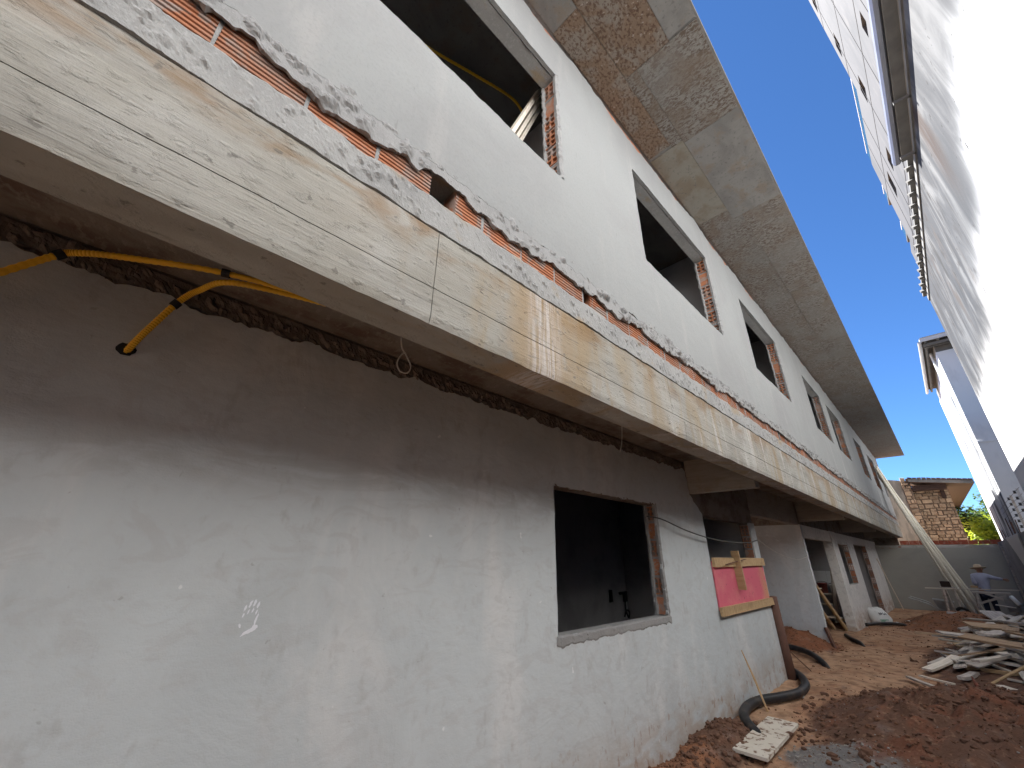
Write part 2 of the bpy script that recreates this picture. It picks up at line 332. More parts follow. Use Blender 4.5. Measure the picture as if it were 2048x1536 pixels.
HAT = mat('straw_hat', (0.58, 0.46, 0.33), [dict(s=(60, 60, 60), lo=0.4, hi=0.7, c=(0.42, 0.31, 0.2), a=0.6)], rough=0.9)
STEEL = mat('worn_steel', (0.42, 0.45, 0.46), [dict(s=(6, 6, 6), lo=0.45, hi=0.7, c=(0.30, 0.26, 0.22), a=0.6)], rough=0.6, metal=0.3)
RUBBER = mat('rubber', (0.02, 0.02, 0.02), rough=0.8)
WHITE_PLASTIC = mat('white_plastic', (0.74, 0.74, 0.72), [dict(s=(9, 9, 9), lo=0.55, hi=0.7, c=(0.5, 0.5, 0.48), a=0.5)], rough=0.5)
GREEN_PRINT = mat('green_print', (0.32, 0.52, 0.42), rough=0.6)
DARK_PRINT = mat('dark_print', (0.03, 0.03, 0.04), rough=0.6)
RED_PLASTIC = mat('red_plastic', (0.33, 0.085, 0.07), [dict(s=7, lo=0.5, hi=0.7, c=(0.28, 0.16, 0.13), a=0.6)], rough=0.6)
BLUE_PLASTIC = mat('blue_plastic', (0.02, 0.035, 0.16), rough=0.5)
TILE_WHITE = mat('white_tile', (0.66, 0.67, 0.67), rough=0.3, rnd=0.06)
HAND_PAINT = mat('white_hand_mark', (0.72, 0.74, 0.78), rough=0.9)
DIRT = mat('dirt', (0.2, 0.1, 0.05), [
    dict(s=(7, 7, 7), lo=0.42, hi=0.7, c=(0.13, 0.07, 0.045), a=0.5, d=7),
    dict(s=(22, 22, 22), lo=0.55, hi=0.7, c=(0.42, 0.27, 0.17), a=0.35, d=5),
    dict(s=(60, 60, 60), lo=0.62, hi=0.7, c=(0.09, 0.05, 0.035), a=0.5, d=3)],
    rough=0.98, vcol='soil', bumps=[dict(s=24, st=0.6, di=0.03, d=6), dict(s=110, st=0.6, di=0.008, d=3)])
CLOD = mat('clod', (0.15, 0.078, 0.05), [dict(s=20, lo=0.4, hi=0.7, c=(0.075, 0.045, 0.034), a=0.6)], rough=0.98, rnd=0.0)
CLOD_RED = mat('red_clod', (0.19, 0.095, 0.055), [dict(s=20, lo=0.4, hi=0.7, c=(0.12, 0.058, 0.036), a=0.6)], rough=0.98)
RUBBLE = mat('rubble', (0.27, 0.255, 0.235), [dict(s=20, lo=0.4, hi=0.7, c=(0.19, 0.17, 0.15), a=0.6)], rough=0.95, rnd=0.15)
BARK = mat('bark', (0.10, 0.07, 0.05), [dict(s=(9, 9, 2), lo=0.4, hi=0.7, c=(0.05, 0.035, 0.025), a=0.6)], rough=0.95)
def leaf_mat(name, c1, c2):
    mt = mat(name, c1, [dict(s=(1.6, 1.6, 1.6), lo=0.4, hi=0.65, c=c2, a=0.9, d=3)], rough=0.55)
    t = mt.node_tree
    tr = t.nodes.new('ShaderNodeBsdfTranslucent'); tr.inputs[0].default_value = (c1[0] * 1.6, c1[1] * 1.6, c1[2], 1)
    mx = t.nodes.new('ShaderNodeMixShader'); mx.inputs[0].default_value = 0.35
    out = t.nodes['Material Output']
    t.links.new(t.nodes['Principled BSDF'].outputs[0], mx.inputs[1]); t.links.new(tr.outputs[0], mx.inputs[2]); t.links.new(mx.outputs[0], out.inputs[0])
    return mt
LEAF = leaf_mat('leaf', (0.26, 0.31, 0.04), (0.12, 0.19, 0.03))
LEAF_DARK = leaf_mat('dark_leaf', (0.06, 0.10, 0.035), (0.04, 0.07, 0.03))

# ------------------------------------------------------------------ mesh helpers
def link(name, me, mt, parent=None):
    if mt is not None and not me.materials: me.materials.append(mt)
    o = bpy.data.objects.new(name, me)
    COL.objects.link(o)
    if parent: o.parent = parent
    return o
def mesh(name, vs, fs, mt, parent=None, smooth=False):
    me = bpy.data.meshes.new(name)
    me.from_pydata([tuple(v) for v in vs], [], fs)
    if smooth:
        me.polygons.foreach_set('use_smooth', [True] * len(me.polygons))
    me.update()
    return link(name, me, mt, parent)
def tag(o, label, cat=None, group=None, kind=None):
    if label: o['label'] = label
    if cat: o['category'] = cat
    if group: o['group'] = group
    if kind: o['kind'] = kind
    return o
def empty(name, loc, label, cat, group=None, rz=0.0):
    o = bpy.data.objects.new(name, None)
    COL.objects.link(o)
    o.location = loc; o.rotation_euler = (0, 0, rz)
    o.empty_display_size = 0.1
    return tag(o, label, cat, group)
BOXF = [(0, 3, 2, 1), (4, 5, 6, 7), (0, 1, 5, 4), (1, 2, 6, 5), (2, 3, 7, 6), (3, 0, 4, 7)]
class MB:
    def __init__(s): s.v = []; s.f = []
    def box(s, a, b, jit=0.0, M=None):
        n = len(s.v)
        for z in (a[2], b[2]):
            for x, y in ((a[0], a[1]), (b[0], a[1]), (b[0], b[1]), (a[0], b[1])):
                p = Vector((x, y, z))
                if jit: p += Vector([random.uniform(-jit, jit) for _ in range(3)])
                s.v.append(M @ p if M else p)
        s.f += [tuple(n + i for i in q) for q in BOXF]
        return s
    def tube(s, pts, r, seg=8, closed_ends=True):
        pts = [Vector(p) for p in pts]
        n0 = len(s.v)
        nrm = None
        for i, p in enumerate(pts):
            t = (pts[min(i + 1, len(pts) - 1)] - pts[max(i - 1, 0)]).normalized()
            if nrm is None:
                nrm = t.orthogonal().normalized()
            else:
                nrm = (nrm - t * nrm.dot(t))
                nrm = nrm.normalized() if nrm.length > 1e-6 else t.orthogonal().normalized()
            bn = t.cross(nrm)
            rr = r[i] if hasattr(r, '__len__') else r
            for k in range(seg):
                a = 2 * math.pi * k / seg
                s.v.append(p + nrm * math.cos(a) * rr + bn * math.sin(a) * rr)
        for i in range(len(pts) - 1):
            for k in range(seg):
                a = n0 + i * seg + k; b_ = n0 + i * seg + (k + 1) % seg
                s.f.append((a, b_, b_ + seg, a + seg))
        if closed_ends:
            s.f.append(tuple(n0 + k for k in reversed(range(seg))))
            s.f.append(tuple(n0 + (len(pts) - 1) * seg + k for k in range(seg)))
        return s
    def lathe(s, prof, c=(0, 0, 0), seg=18, M=None):
        n0 = len(s.v)
        for r, z in prof:
            for k in range(seg):
                a = 2 * math.pi * k / seg
                p = Vector((c[0] + r * math.cos(a), c[1] + r * math.sin(a), c[2] + z))
                s.v.append(M @ p if M else p)
        for i in range(len(prof) - 1):
            for k in range(seg):
                a = n0 + i * seg + k; b_ = n0 + i * seg + (k + 1) % seg
                s.f.append((a, b_, b_ + seg, a + seg))
        return s
    def build(s, name, mt, parent=None, smooth=False):
        return mesh(name, s.v, s.f, mt, parent, smooth)
def spline(pts, n=8):
    pts = [Vector(p) for p in pts]
    P = [pts[0] * 2 - pts[1]] + pts + [pts[-1] * 2 - pts[-2]]
    out = []
    for i in range(1, len(P) - 2):
        for k in range(n):
            t = k / n
            a, b, c, d = P[i - 1], P[i], P[i + 1], P[i + 2]
            out.append(0.5 * ((2 * b) + (c - a) * t + (2 * a - 5 * b + 4 * c - d) * t * t + (3 * b - a - 3 * c + d) * t ** 3))
    out.append(pts[-1])
    return out
def fbm(x, y, z, o=4):
    return noise.fractal(Vector((x, y, z)), 0.9, 2.0, o)
def jag(p0, p1, step, amp, seed=0.0, f=9.0):
    """ragged line from p0 to p1 (2-D), without its end point"""
    p0 = Vector(p0); p1 = Vector(p1)
    d = p1 - p0; L = d.length
    n = max(1, int(L / step)); d.normalize(); q = Vector((-d.y, d.x))
    out = []
    for i in range(n):
        t = L * i / n
        p = p0 + d * t
        e = min(1.0, t / 0.04, (L - t) / 0.04)
        a = amp * e * (fbm(p.x * f, p.y * f, seed, 4) + 0.4 * fbm(p.x * f * 4, p.y * f * 4, seed + 5, 3))
        out.append((p + q * a)[:])
    return out
def rect(y0, y1, z0, z1, step=0.05, amp=(0, 0, 0, 0), seed=0.0, f=9.0):
    """bottom, right, top, left; counter-clockwise"""
    c = [(y0, z0), (y1, z0), (y1, z1), (y0, z1)]
    o = []
    for i in range(4):
        if amp[i]: o += jag(c[i], c[(i + 1) % 4], step, amp[i], seed + i, f)
        else: o.append(c[i])
    return o
def dedup(lp):
    o = []
    for p in lp:
        if not o or abs(p[0] - o[-1][0]) + abs(p[1] - o[-1][1]) > 1e-5: o.append(p)
    if abs(o[0][0] - o[-1][0]) + abs(o[0][1] - o[-1][1]) < 1e-5: o.pop()
    return o
def fill(loops):
    """triangles of a polygon with holes (indices into the joined loops)"""
    bm = bmesh.new(); k = 0; es = []
    for lp in loops:
        vs = [bm.verts.new((p[0], p[1], 0)) for p in lp]
        for i in range(len(vs)): es.append(bm.edges.new((vs[i], vs[(i + 1) % len(vs)])))
    bm.verts.index_update()
    r = bmesh.ops.triangle_fill(bm, use_beauty=True, use_dissolve=False, edges=es)
    out = [tuple(v.index for v in f.verts) for f in r['geom'] if isinstance(f, bmesh.types.BMFace)]
    def ar(lp): return abs(sum(a[0] * b[1] - b[0] * a[1] for a, b in zip(lp, lp[1:] + lp[:1]))) / 2
    got = sum(f.calc_area() for f in bm.faces)
    want = ar(loops[0]) - sum(ar(l_) for l_ in loops[1:])
    bm.free()
    if abs(got - want) > 0.005 * want:
        raise RuntimeError('fill %.3f instead of %.3f' % (got, want))
    return out
def sheet(name, outer, holes, fn, t, mt, parent=None):
    """polygon with holes; fn(u, v, depth) -> xyz; front at depth 0, back at depth t"""
    loops = [dedup(l_) for l_ in [outer] + list(holes)]
    tri = fill(loops)
    flat = [p for lp in loops for p in lp]
    n = len(flat)
    vs = [fn(p[0], p[1], 0) for p in flat] + [fn(p[0], p[1], t) for p in flat]
    fs = []
    for a, b, c in tri:
        fs.append((a, b, c)); fs.append((n + c, n + b, n + a))
    k = 0
    for lp in loops:
        m_ = len(lp)
        for i in range(m_):
            a = k + i; b = k + (i + 1) % m_
            fs.append((a, b, n + b, n + a))
        k += m_
    me = bpy.data.meshes.new(name)
    me.from_pydata([tuple(v) for v in vs], [], fs)
    bm = bmesh.new(); bm.from_mesh(me)
    bmesh.ops.recalc_face_normals(bm, faces=bm.faces)
    bm.to_mesh(me); bm.free()
    return link(name, me, mt, parent)
def lumps(name, y0, y1, zt, zb, xf, bulge, mt, parent, dy=0.015, nz=9, amp=0.03, seed=0.0, fr=8.0, under=True, hard=False):
    """lumpy mortar strip lying on a wall that faces +X; zt / zb are functions of y"""
    ny = int((y1 - y0) / dy)
    vs = []; fs = []
    for i in range(ny + 1):
        y = y0 + dy * i
        a, b = zt(y), zb(y)
        for k in range(nz):
            t = k / (nz - 1)
            z = a + (b - a) * t
            prof = math.sin(math.pi * min(1, t * 0.9 + 0.04)) ** 0.7
            md = 1.0 if not hard else 0.25 + 1.9 * abs(fbm(y * 1.1, 0, seed + 40, 3))
            d = md * bulge * prof * (0.55 + 0.8 * abs(fbm(y * fr, z * fr, seed, 4))) + amp * prof * (noise.turbulence(Vector((y * fr * 3, z * fr * 3, seed)), 4, hard) - 0.5)
            if k == nz - 1: vs.append((xf - 0.012, y, z + 0.010) if under else (xf - 0.002, y, z))
            elif k == 0: vs.append((xf - 0.006, y, z))
            else: vs.append((xf + max(d, 0.002), y, z))
    for i in range(ny):
        for k in range(nz - 1):
            a = i * nz + k
            fs.append((a, a + 1, a + nz + 1, a + nz))
    return mesh(name, vs, fs, mt, parent)

# ------------------------------------------------------------------ ground
def sm(a, b, x):
    t = max(0.0, min(1.0, (x - a) / (b - a)))
    return t * t * (3 - 2 * t)
def bump2(x, y, cx, cy, rx, ry):
    d = ((x - cx) / rx) ** 2 + ((y - cy) / ry) ** 2
    return max(0.0, 1 - d) ** 1.3 if d < 1 else 0.0
HEAPS = [  # cx, cy, rx, ry, height, roughness, soil
    (-0.30, 19.0, 1.35, 2.6, 0.34, 0.05, 'red'), (0.25, 16.4, 0.9, 2.2, 0.26, 0.06, 'red'), (-0.95, 17.4, 0.8, 1.5, 0.10, 0.04, 'red'),
    (-0.45, 6.5, 1.15, 1.75, 0.31, 0.11, 'dark'), (0.5, 7.6, 1.3, 1.6, 0.22, 0.09, 'dark'), (0.35, 11.2, 1.2, 3.2, 0.16, 0.07, 'dark'),
    (-2.02, 4.75, 0.30, 0.75, 0.13, 0.05, 'dark'), (-2.0, 3.8, 0.25, 0.6, 0.08, 0.04, 'red'), (-2.85, 11.0, 0.85, 0.95, 0.30, 0.08, 'redder'),
    (-1.12, 5.05, 0.42, 0.42, 0.05, 0.03, 'grey'), (0.9, 20.8, 0.7, 1.4, 0.22, 0.05, 'dark')]
def gz(x, y):
    z = -0.14 * sm(12, 19, y)
    for cx, cy, rx, ry, hh, ro, s in HEAPS:
        b = bump2(x, y, cx, cy, rx, ry)
        if b > 0: z += hh * b + ro * b * fbm(x * 4, y * 4, cx, 5)
    z += 0.018 * fbm(x * 1.7, y * 1.7, 2.0, 4) + 0.012 * fbm(x * 9, y * 9, 4.0, 4)
    z -= 0.03 * bump2(x, y, -1.2, 11.5, 0.35, 7)
    return z
SOIL = dict(path=(0.52, 0.325, 0.20), dark=(0.135, 0.072, 0.047), red=(0.29, 0.125, 0.062), redder=(0.25, 0.10, 0.052), grey=(0.20, 0.195, 0.19))
def soil(x, y):
    c = Vector(SOIL['path'])
    c = c.lerp(Vector((0.41, 0.225, 0.13)), sm(-0.15, 0.45, fbm(x * 1.1, y * 0.7, 8.0, 5)))
    for cx, cy, rx, ry, hh, ro, s in HEAPS:
        b = bump2(x, y, cx, cy, rx * 1.12, ry * 1.12)
        k = sm(0.02, 0.22, b + 0.12 * fbm(x * 5, y * 5, cx, 4))
        c = c.lerp(Vector(SOIL[s]), k)
    k = sm(0.1, 0.5, fbm(x * 2.3, y * 2.3, 30, 5)) * bump2(x, y, -0.45, 6.5, 1.2, 1.9)
    c = c.lerp(Vector((0.20, 0.075, 0.04)), 0.7 * sm(0, .3, k))
    return c
def build_ground():
    xs = [-400, -60, -14, -7, -5, -4] + [-3.5 + 0.035 * i for i in range(int(5.0 / 0.035))] + [1.6, 2.5, 5, 12, 60, 400]
    ys = [-400, -60, -14, -6, -2, 0, 1.5, 2.6] + [3.0 + 0.035 * i * (1 + 0.0011 * i) for i in range(420)]
    ys = [y for y in ys if y < 24.5] + [25, 27, 32, 45, 90, 400]
    vs = []; cs = []
    for y in ys:
        for x in xs:
            near = -3.6 < x < 1.7 and 2 < y < 25
            vs.append((x, y, gz(x, y) if near else -0.14 * sm(12, 19, y)))
            cs.append(soil(x, y) if near else Vector(SOIL['path']))
    nx = len(xs)
    fs = [(j * nx + i, j * nx + i + 1, (j + 1) * nx + i + 1, (j + 1) * nx + i) for j in range(len(ys) - 1) for i in range(nx - 1)]
    o = mesh('ground', vs, fs, DIRT, smooth=True)
    at = o.data.color_attributes.new('soil', 'FLOAT_COLOR', 'POINT')
    flat = []
    for c in cs: flat += [c.x, c.y, c.z, 1]
    at.data.foreach_set('color', flat)
    tag(o, 'reddish brown trodden dirt floor of the alley', None, None, 'structure')
build_ground()

# ------------------------------------------------------------------ main building
BLD = empty('concrete_building', (0, 0, 0), 'unfinished two-storey concrete and brick building with overhanging upper floor', 'building')
Y0, Y1 = -7.0, 24.1
FX = lambda x: (lambda u, v, d: (x - d, u, v))
FY = lambda y: (lambda u, v, d: (u, y + d, v))
UW = [(-3.6, -1.9), (-0.35, 1.65), (2.85, 4.75), (6.0, 7.93), (9.9, 11.65), (12.4, 14.25), (16.65, 18.27), (19.77, 21.7), (23.25, 23.95)]
WZ0, WZ1 = 4.07, 5.26

# hollow clay brick meshes
def ribbed_brick(L=0.277, H=0.19, D=0.11):
    prof = [(0, 0)]
    n = 9
    for i in range(n):
        z0 = H * (i + 0.12) / n; z1 = H * (i + 0.88) / n
        prof += [(-0.006, z0), (0, z0 + 0.003), (0, z1 - 0.003), (-0.006, z1)]
    prof += [(0, H), (-D, H), (-D, 0)]
    vs = [(x, 0, z) for x, z in prof] + [(x, L, z) for x, z in prof]
    k = len(prof)
    fs = [(i, (i + 1) % k, k + (i + 1) % k, k + i) for i in range(k)] + [tuple(reversed(range(k))), tuple(range(k, 2 * k))]
    me = bpy.data.meshes.new('brick'); me.from_pydata(vs, [], [tuple(reversed(f)) for f in fs]); me.update(); me.materials.append(BRICK)
    return me
def holed_brick(W=0.115, H=0.19, D=0.11, nx=2, nz=3):
    """open cells look towards -Y; x from 0 to -W, z from 0 to H"""
    bx = 0.013; bz = 0.014
    cw = (W - bx * (nx + 1)) / nx; ch = (H - bz * (nz + 1)) / nz
    xs = []; zs = []
    x = 0
    for i in range(nx): xs += [x, x + bx]; x += bx + cw
    xs += [x, x + bx]
    z = 0
    for i in range(nz): zs += [z, z + bz]; z += bz + ch
    zs += [z, z + bz]
    vs = []; fs = []
    def quad(p): n = len(vs); vs.extend(p); fs.append((n, n + 1, n + 2, n + 3))
    for i in range(len(xs) - 1):
        for k in range(len(zs) - 1):
            a, b, c, d = -xs[i], -xs[i + 1], zs[k], zs[k + 1]
            if i % 2 == 1 and k % 2 == 1:
                quad([(a, 0, c), (a, D, c), (a, D, d), (a, 0, d)]); quad([(b, 0, c), (b, 0, d), (b, D, d), (b, D, c)])
                quad([(a, 0, c), (b, 0, c), (b, D, c), (a, D, c)]); quad([(a, 0, d), (a, D, d), (b, D, d), (b, 0, d)])
                quad([(a, D, c), (b, D, c), (b, D, d), (a, D, d)])
            else:
                quad([(a, 0, c), (a, 0, d), (b, 0, d), (b, 0, c)])
    for q in ([(0, 0, 0), (0, D, 0), (0, D, H), (0, 0, H)], [(-W, 0, 0), (-W, 0, H), (-W, D, H), (-W, D, 0)],
              [(0, 0, 0), (-W, 0, 0), (-W, D, 0), (0, D, 0)], [(0, 0, H), (0, D, H), (-W, D, H), (-W, 0, H)]): quad(q)
    me = bpy.data.meshes.new('brick'); me.from_pydata(vs, [], fs); me.update(); me.materials.append(BRICK)
    return me
RIB = ribbed_brick(); HOL = holed_brick()
_b = MB().box((-0.115, 0, 0), (0, 0.07, 0.19)); FLATB = bpy.data.meshes.new('brick'); FLATB.from_pydata([tuple(v) for v in _b.v], [], _b.f); FLATB.materials.append(BRICK)
def put(name, me, loc, parent, rot=None, sca=None):
    o = bpy.data.objects.new(name, me); COL.objects.link(o); o.parent = parent; o.location = loc
    if rot: o.rotation_euler = rot
    if sca: o.scale = sca
    return o
def jamb(parent, x, y, z0, z1, seq, seed):
    rnd = random.Random(seed)
    n = len(seq); hgt = (z1 - z0) / n
    for i in range(n + 1):
        zc = z0 + hgt * i
        MB().box((x - 0.118, y + 0.004, max(z0, zc - 0.011)), (x + 0.003, y + 0.06, min(z1, zc + 0.011)), 0.002).build('bed_mortar', MORTAR, parent)
    for i, s in enumerate(seq):
        put('brick', HOL if s == 'h' else FLATB, (x + rnd.uniform(-0.004, 0.004), y + rnd.uniform(-0.008, 0.006), z0 + hgt * i + 0.012), parent,
            (0, rnd.uniform(-0.03, 0.03), rnd.uniform(-0.03, 0.03)), (1, 1, (hgt - 0.024) / 0.19))
def mortar_edge(parent, x, y, z0, z1, seed, w=0.03):
    """ragged plaster lip beside a jamb"""
    mb = MB(); n = int((z1 - z0) / 0.02)
    for i in range(n + 1):
        z = z0 + (z1 - z0) * i / n
        a = 0.014 * fbm(z * 14, seed, 0, 4); b = 0.012 * fbm(z * 20, seed, 7, 4)
        mb.v += [(x, y + 0.03 + b, z), (x + 0.008 + b, y + 0.004 + a, z), (x - 0.004, y - 0.014 + a, z), (x - w + b, y - 0.010 + a * 0.6, z), (x - w - 0.004, y + 0.02, z)]
    for i in range(n):
        for k in range(4):
            p = i * 5 + k
            mb.f.append((p, p + 1, p + 6, p + 5))
    return mb.build('mortar_lip', MORTAR, parent)

# --- upper storey
core = sheet('upper_wall', rect(Y0, Y1, 3.285, 5.85), [list(reversed(rect(a - 0.005, b + 0.03, WZ0 - 0.015, WZ1 + 0.003))) for a, b in UW], FX(-1.236), 0.115, CONCRETE_GREY, BLD)
skin_cuts = [Y0] + [(UW[i][1] + UW[i + 1][0]) / 2 for i in range(len(UW) - 1)] + [Y1 + 0.01]
ZM = (WZ0 + WZ1) / 2
for (a, b), c0, c1 in zip(UW, skin_cuts, skin_cuts[1:]):
    hp = rect(a, b, WZ0, WZ1, 0.025, (0.016, 0.014, 0.007, 0.012), a, 4)
    # split the ragged opening at mid height
    lowp = [p for p in hp if p[1] < ZM]; upp = [p for p in hp if p[1] >= ZM]
    lef = sorted([p for p in lowp if abs(p[0] - a) < 0.05 and p[1] > WZ0 + 0.04], key=lambda p: -p[1])
    rig = sorted([p for p in lowp if abs(p[0] - b) < 0.05 and p[1] > WZ0 + 0.04], key=lambda p: p[1])
    bot = sorted([p for p in lowp if p not in lef and p not in rig], key=lambda p: p[0])
    pol = jag((c0, 3.30), (c1, 3.30), 0.02, 0.03, 1.0, 7) + [(c1, 3.30), (c1, ZM), (b, ZM)] + list(reversed(rig)) + list(reversed(bot)) + list(reversed(lef)) + [(a, ZM), (c0, ZM)]
    sheet('plaster', pol, [], FX(-1.20), 0.030, PLASTER_UP, core)
    lef = sorted([p for p in upp if abs(p[0] - a) < 0.05 and p[1] < WZ1 - 0.04], key=lambda p: p[1])
    rig = sorted([p for p in upp if abs(p[0] - b) < 0.05 and p[1] < WZ1 - 0.04], key=lambda p: -p[1])
    top = sorted([p for p in upp if p not in lef and p not in rig], key=lambda p: p[0])
    pol = [(c0, ZM), (a, ZM)] + lef + top + rig + [(b, ZM), (c1, ZM), (c1, 5.77)] + jag((c1, 5.765), (c0, 5.765), 0.02, 0.075, 3.0, 1.6) + [(c0, 5.77)]
    sheet('plaster', pol, [], FX(-1.20), 0.030, PLASTER_UP, core)
lumps('mortar_ridge', -1.2, Y1, lambda y: 3.335 + 0.07 * fbm(y * 1.9, 0, 3, 5), lambda y: 3.195 + 0.06 * fbm(y * 2.1, 0, 9, 6) + 0.028 * fbm(y * 15, 0, 29, 5), -1.203, 0.022, MORTAR, core, 0.008, 18, 0.050, 2.0, 3.6, True, True)
SEQ = ['hhhfhf', 'hhhhfh', 'hhhhfh', 'hhhfhh', 'hhhhfh', 'fhfhfh', 'fhhhff', 'fhhfhf', 'hhfhfh']
for i, (a, b) in enumerate(UW):
    if a < -2: continue
    jamb(core, -1.228, b + 0.004, WZ0, WZ1 - 0.005, SEQ[i], i)
    mortar_edge(core, -1.200, b, WZ0, WZ1, i * 3.1)
    mortar_edge(core, -1.335, b, WZ0, WZ1, i * 3.1 + 50, 0.02)
# exposed courses below and above the plaster
j = 0.11 - 0.2875 * 4
while j < Y1 - 0.28:
    a, b = j + 0.005, j + 0.2825
    if abs(j - 0.3975) < 0.02: b = 0.655
    if abs(j - 0.685) < 0.02: a = 0.80
    if abs(j - 1.835) < 0.02: a = 1.92
    if abs(j - 6.15) < 0.2: b -= 0.07
    put('brick', RIB, (-1.223 + random.uniform(-0.003, 0.003), a, 3.088), core, None, (1, (b - a) / 0.277, 1))
    put('brick', RIB, (-1.226 + random.uniform(-0.003, 0.003), a, 5.655), core, None, (1, (b - a) / 0.277, 1.02))
    j += 0.2875
mb = MB()
j = 0.11 - 0.2875 * 4
while j < Y1 - 0.28:
    if abs(j - 0.685) > 0.02:
        mb.box((-1.32, j - 0.007, 3.085), (-1.224, j + 0.0065, 3.28), 0.003)
    j += 0.2875
jm = mb.build('joint_mortar', MORTAR, core); jm['kind'] = 'stuff'
# inner rooms of the upper storey
mb = MB()
mb.box((-4.7, Y0, 3.05), (-4.5, Y1, 5.85))
for y in (-0.55, 2.15, 5.3, 8.9, 12.0, 15.4, 19.0): mb.box((-4.5, y, 3.1), (-1.36, y + 0.12, 5.85))
mb.box((-4.5, Y1 - 0.14, 3.1), (-1.36, Y1 - 0.01, 5.85)); mb.box((-4.5, Y0, 3.1), (-1.36, Y0 + 0.12, 5.85))
mb.build('partition_wall', ROOM_WALL, BLD)
# roof slab and formwork prints
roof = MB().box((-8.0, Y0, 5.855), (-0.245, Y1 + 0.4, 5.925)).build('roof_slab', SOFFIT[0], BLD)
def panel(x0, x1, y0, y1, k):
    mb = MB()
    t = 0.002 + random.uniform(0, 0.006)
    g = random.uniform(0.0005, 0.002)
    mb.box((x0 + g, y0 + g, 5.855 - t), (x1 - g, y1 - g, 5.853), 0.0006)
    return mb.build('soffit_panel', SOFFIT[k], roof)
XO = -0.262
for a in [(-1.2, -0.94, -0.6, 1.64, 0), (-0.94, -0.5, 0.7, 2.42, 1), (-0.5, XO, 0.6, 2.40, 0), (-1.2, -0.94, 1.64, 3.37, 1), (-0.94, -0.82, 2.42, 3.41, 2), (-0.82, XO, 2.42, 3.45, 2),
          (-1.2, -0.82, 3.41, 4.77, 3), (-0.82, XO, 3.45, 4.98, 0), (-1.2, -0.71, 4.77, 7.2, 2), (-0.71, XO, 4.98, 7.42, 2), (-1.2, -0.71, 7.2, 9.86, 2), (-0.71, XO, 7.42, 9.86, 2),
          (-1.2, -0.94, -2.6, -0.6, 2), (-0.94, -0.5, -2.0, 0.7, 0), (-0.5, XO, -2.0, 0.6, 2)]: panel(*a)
y = 9.86
while y < Y1:
    y2 = min(y + 2.44, Y1 + 0.38)
    panel(-1.2, -0.72, y, y2, 2); panel(-0.72, XO, y, y2, 2)
    y = y2
# --- overhang beam
beam = MB().box((-1.39, Y0, 2.455), (-1.212, Y1, 3.083)).build('overhang_beam', CONCRETE_BEAM, BLD)
def fpanel(y0, y1, z0, z1):
    # board-marked concrete face, subdivided and a little wavy
    ny = max(2, int((y1 - y0) / 0.05)); nz = 5
    vs = []; fs = []
    for i in range(ny + 1):
        yy = y0 + 0.002 + (y1 - y0 - 0.004) * i / ny
        for k in range(nz + 1):
            z = z0 + (z1 - z0) * k / nz
            e = 0.004 * fbm(yy * 6, z * 6, 0, 3) if k in (0, nz) else 0
            x = -1.2 + 0.003 * fbm(yy * 1.5, z * 3, 5, 3)
            if k == 0 and z0 < 2.5: x -= 0.006 + 0.006 * abs(fbm(yy * 9, 1, 2, 4))
            vs.append((x, yy, z + e))
    n1 = nz + 1
    for i in range(ny):
        for k in range(nz):
            a = i * n1 + k
            fs.append((a, a + n1, a + n1 + 1, a + 1))
    off = len(vs)
    rim = [i * n1 for i in range(ny + 1)] + [ny * n1 + k for k in range(1, n1)] + [i * n1 + nz for i in range(ny - 1, -1, -1)] + [k for k in range(nz - 1, 0, -1)]
    for i in rim: vs.append((-1.216, vs[i][1], vs[i][2]))
    for q in range(len(rim)):
        a, b = rim[q], rim[(q + 1) % len(rim)]
        fs.append((a, off + q, off + (q + 1) % len(rim), b))
    return mesh('form_panel', vs, fs, CONCRETE_BEAM, beam)
for cuts, z0, z1 in (([-7, -1.9, 0.715, 3.1, 5.2, 7.8, 10.3, 12.9, 15.2, 17.8, 20.3, 22.4, 24.1], 2.45, 2.6165),
                     ([-7, -2.1, 0.715, 2.9, 5.0, 7.4, 9.9, 12.5, 15.0, 17.4, 20.0, 22.2, 24.1], 2.6205, 2.914)):
    for a, b in zip(cuts, cuts[1:]): fpanel(a, b, z0, z1)
lumps('concrete_band', -1.2, Y1, lambda y: 3.094 + 0.022 * fbm(y * 5, 0, 13, 6), lambda y: 2.918 + 0.016 * fbm(y * 4, 0, 19, 6), -1.203, 0.006, CONCRETE_GREY, beam, 0.009, 15, 0.026, 12.0, 7.0, True, True)
# --- floor slab between the storeys, cross beams
MB().box((-6.0, Y0, 2.79), (-1.392, Y1 - 0.02, 3.05)).build('ceiling_slab', CONCRETE_DARK, BLD)
for a, b in ((5.36, 5.52), (11.08, 11.24), (16.4, 16.56), (21.3, 21.46), (-2.5, -2.34)):
    MB().box((-2.175, a, 2.375), (-1.385, b, 2.80), 0.004).build('cross_beam', CROSS_CONCRETE, BLD)
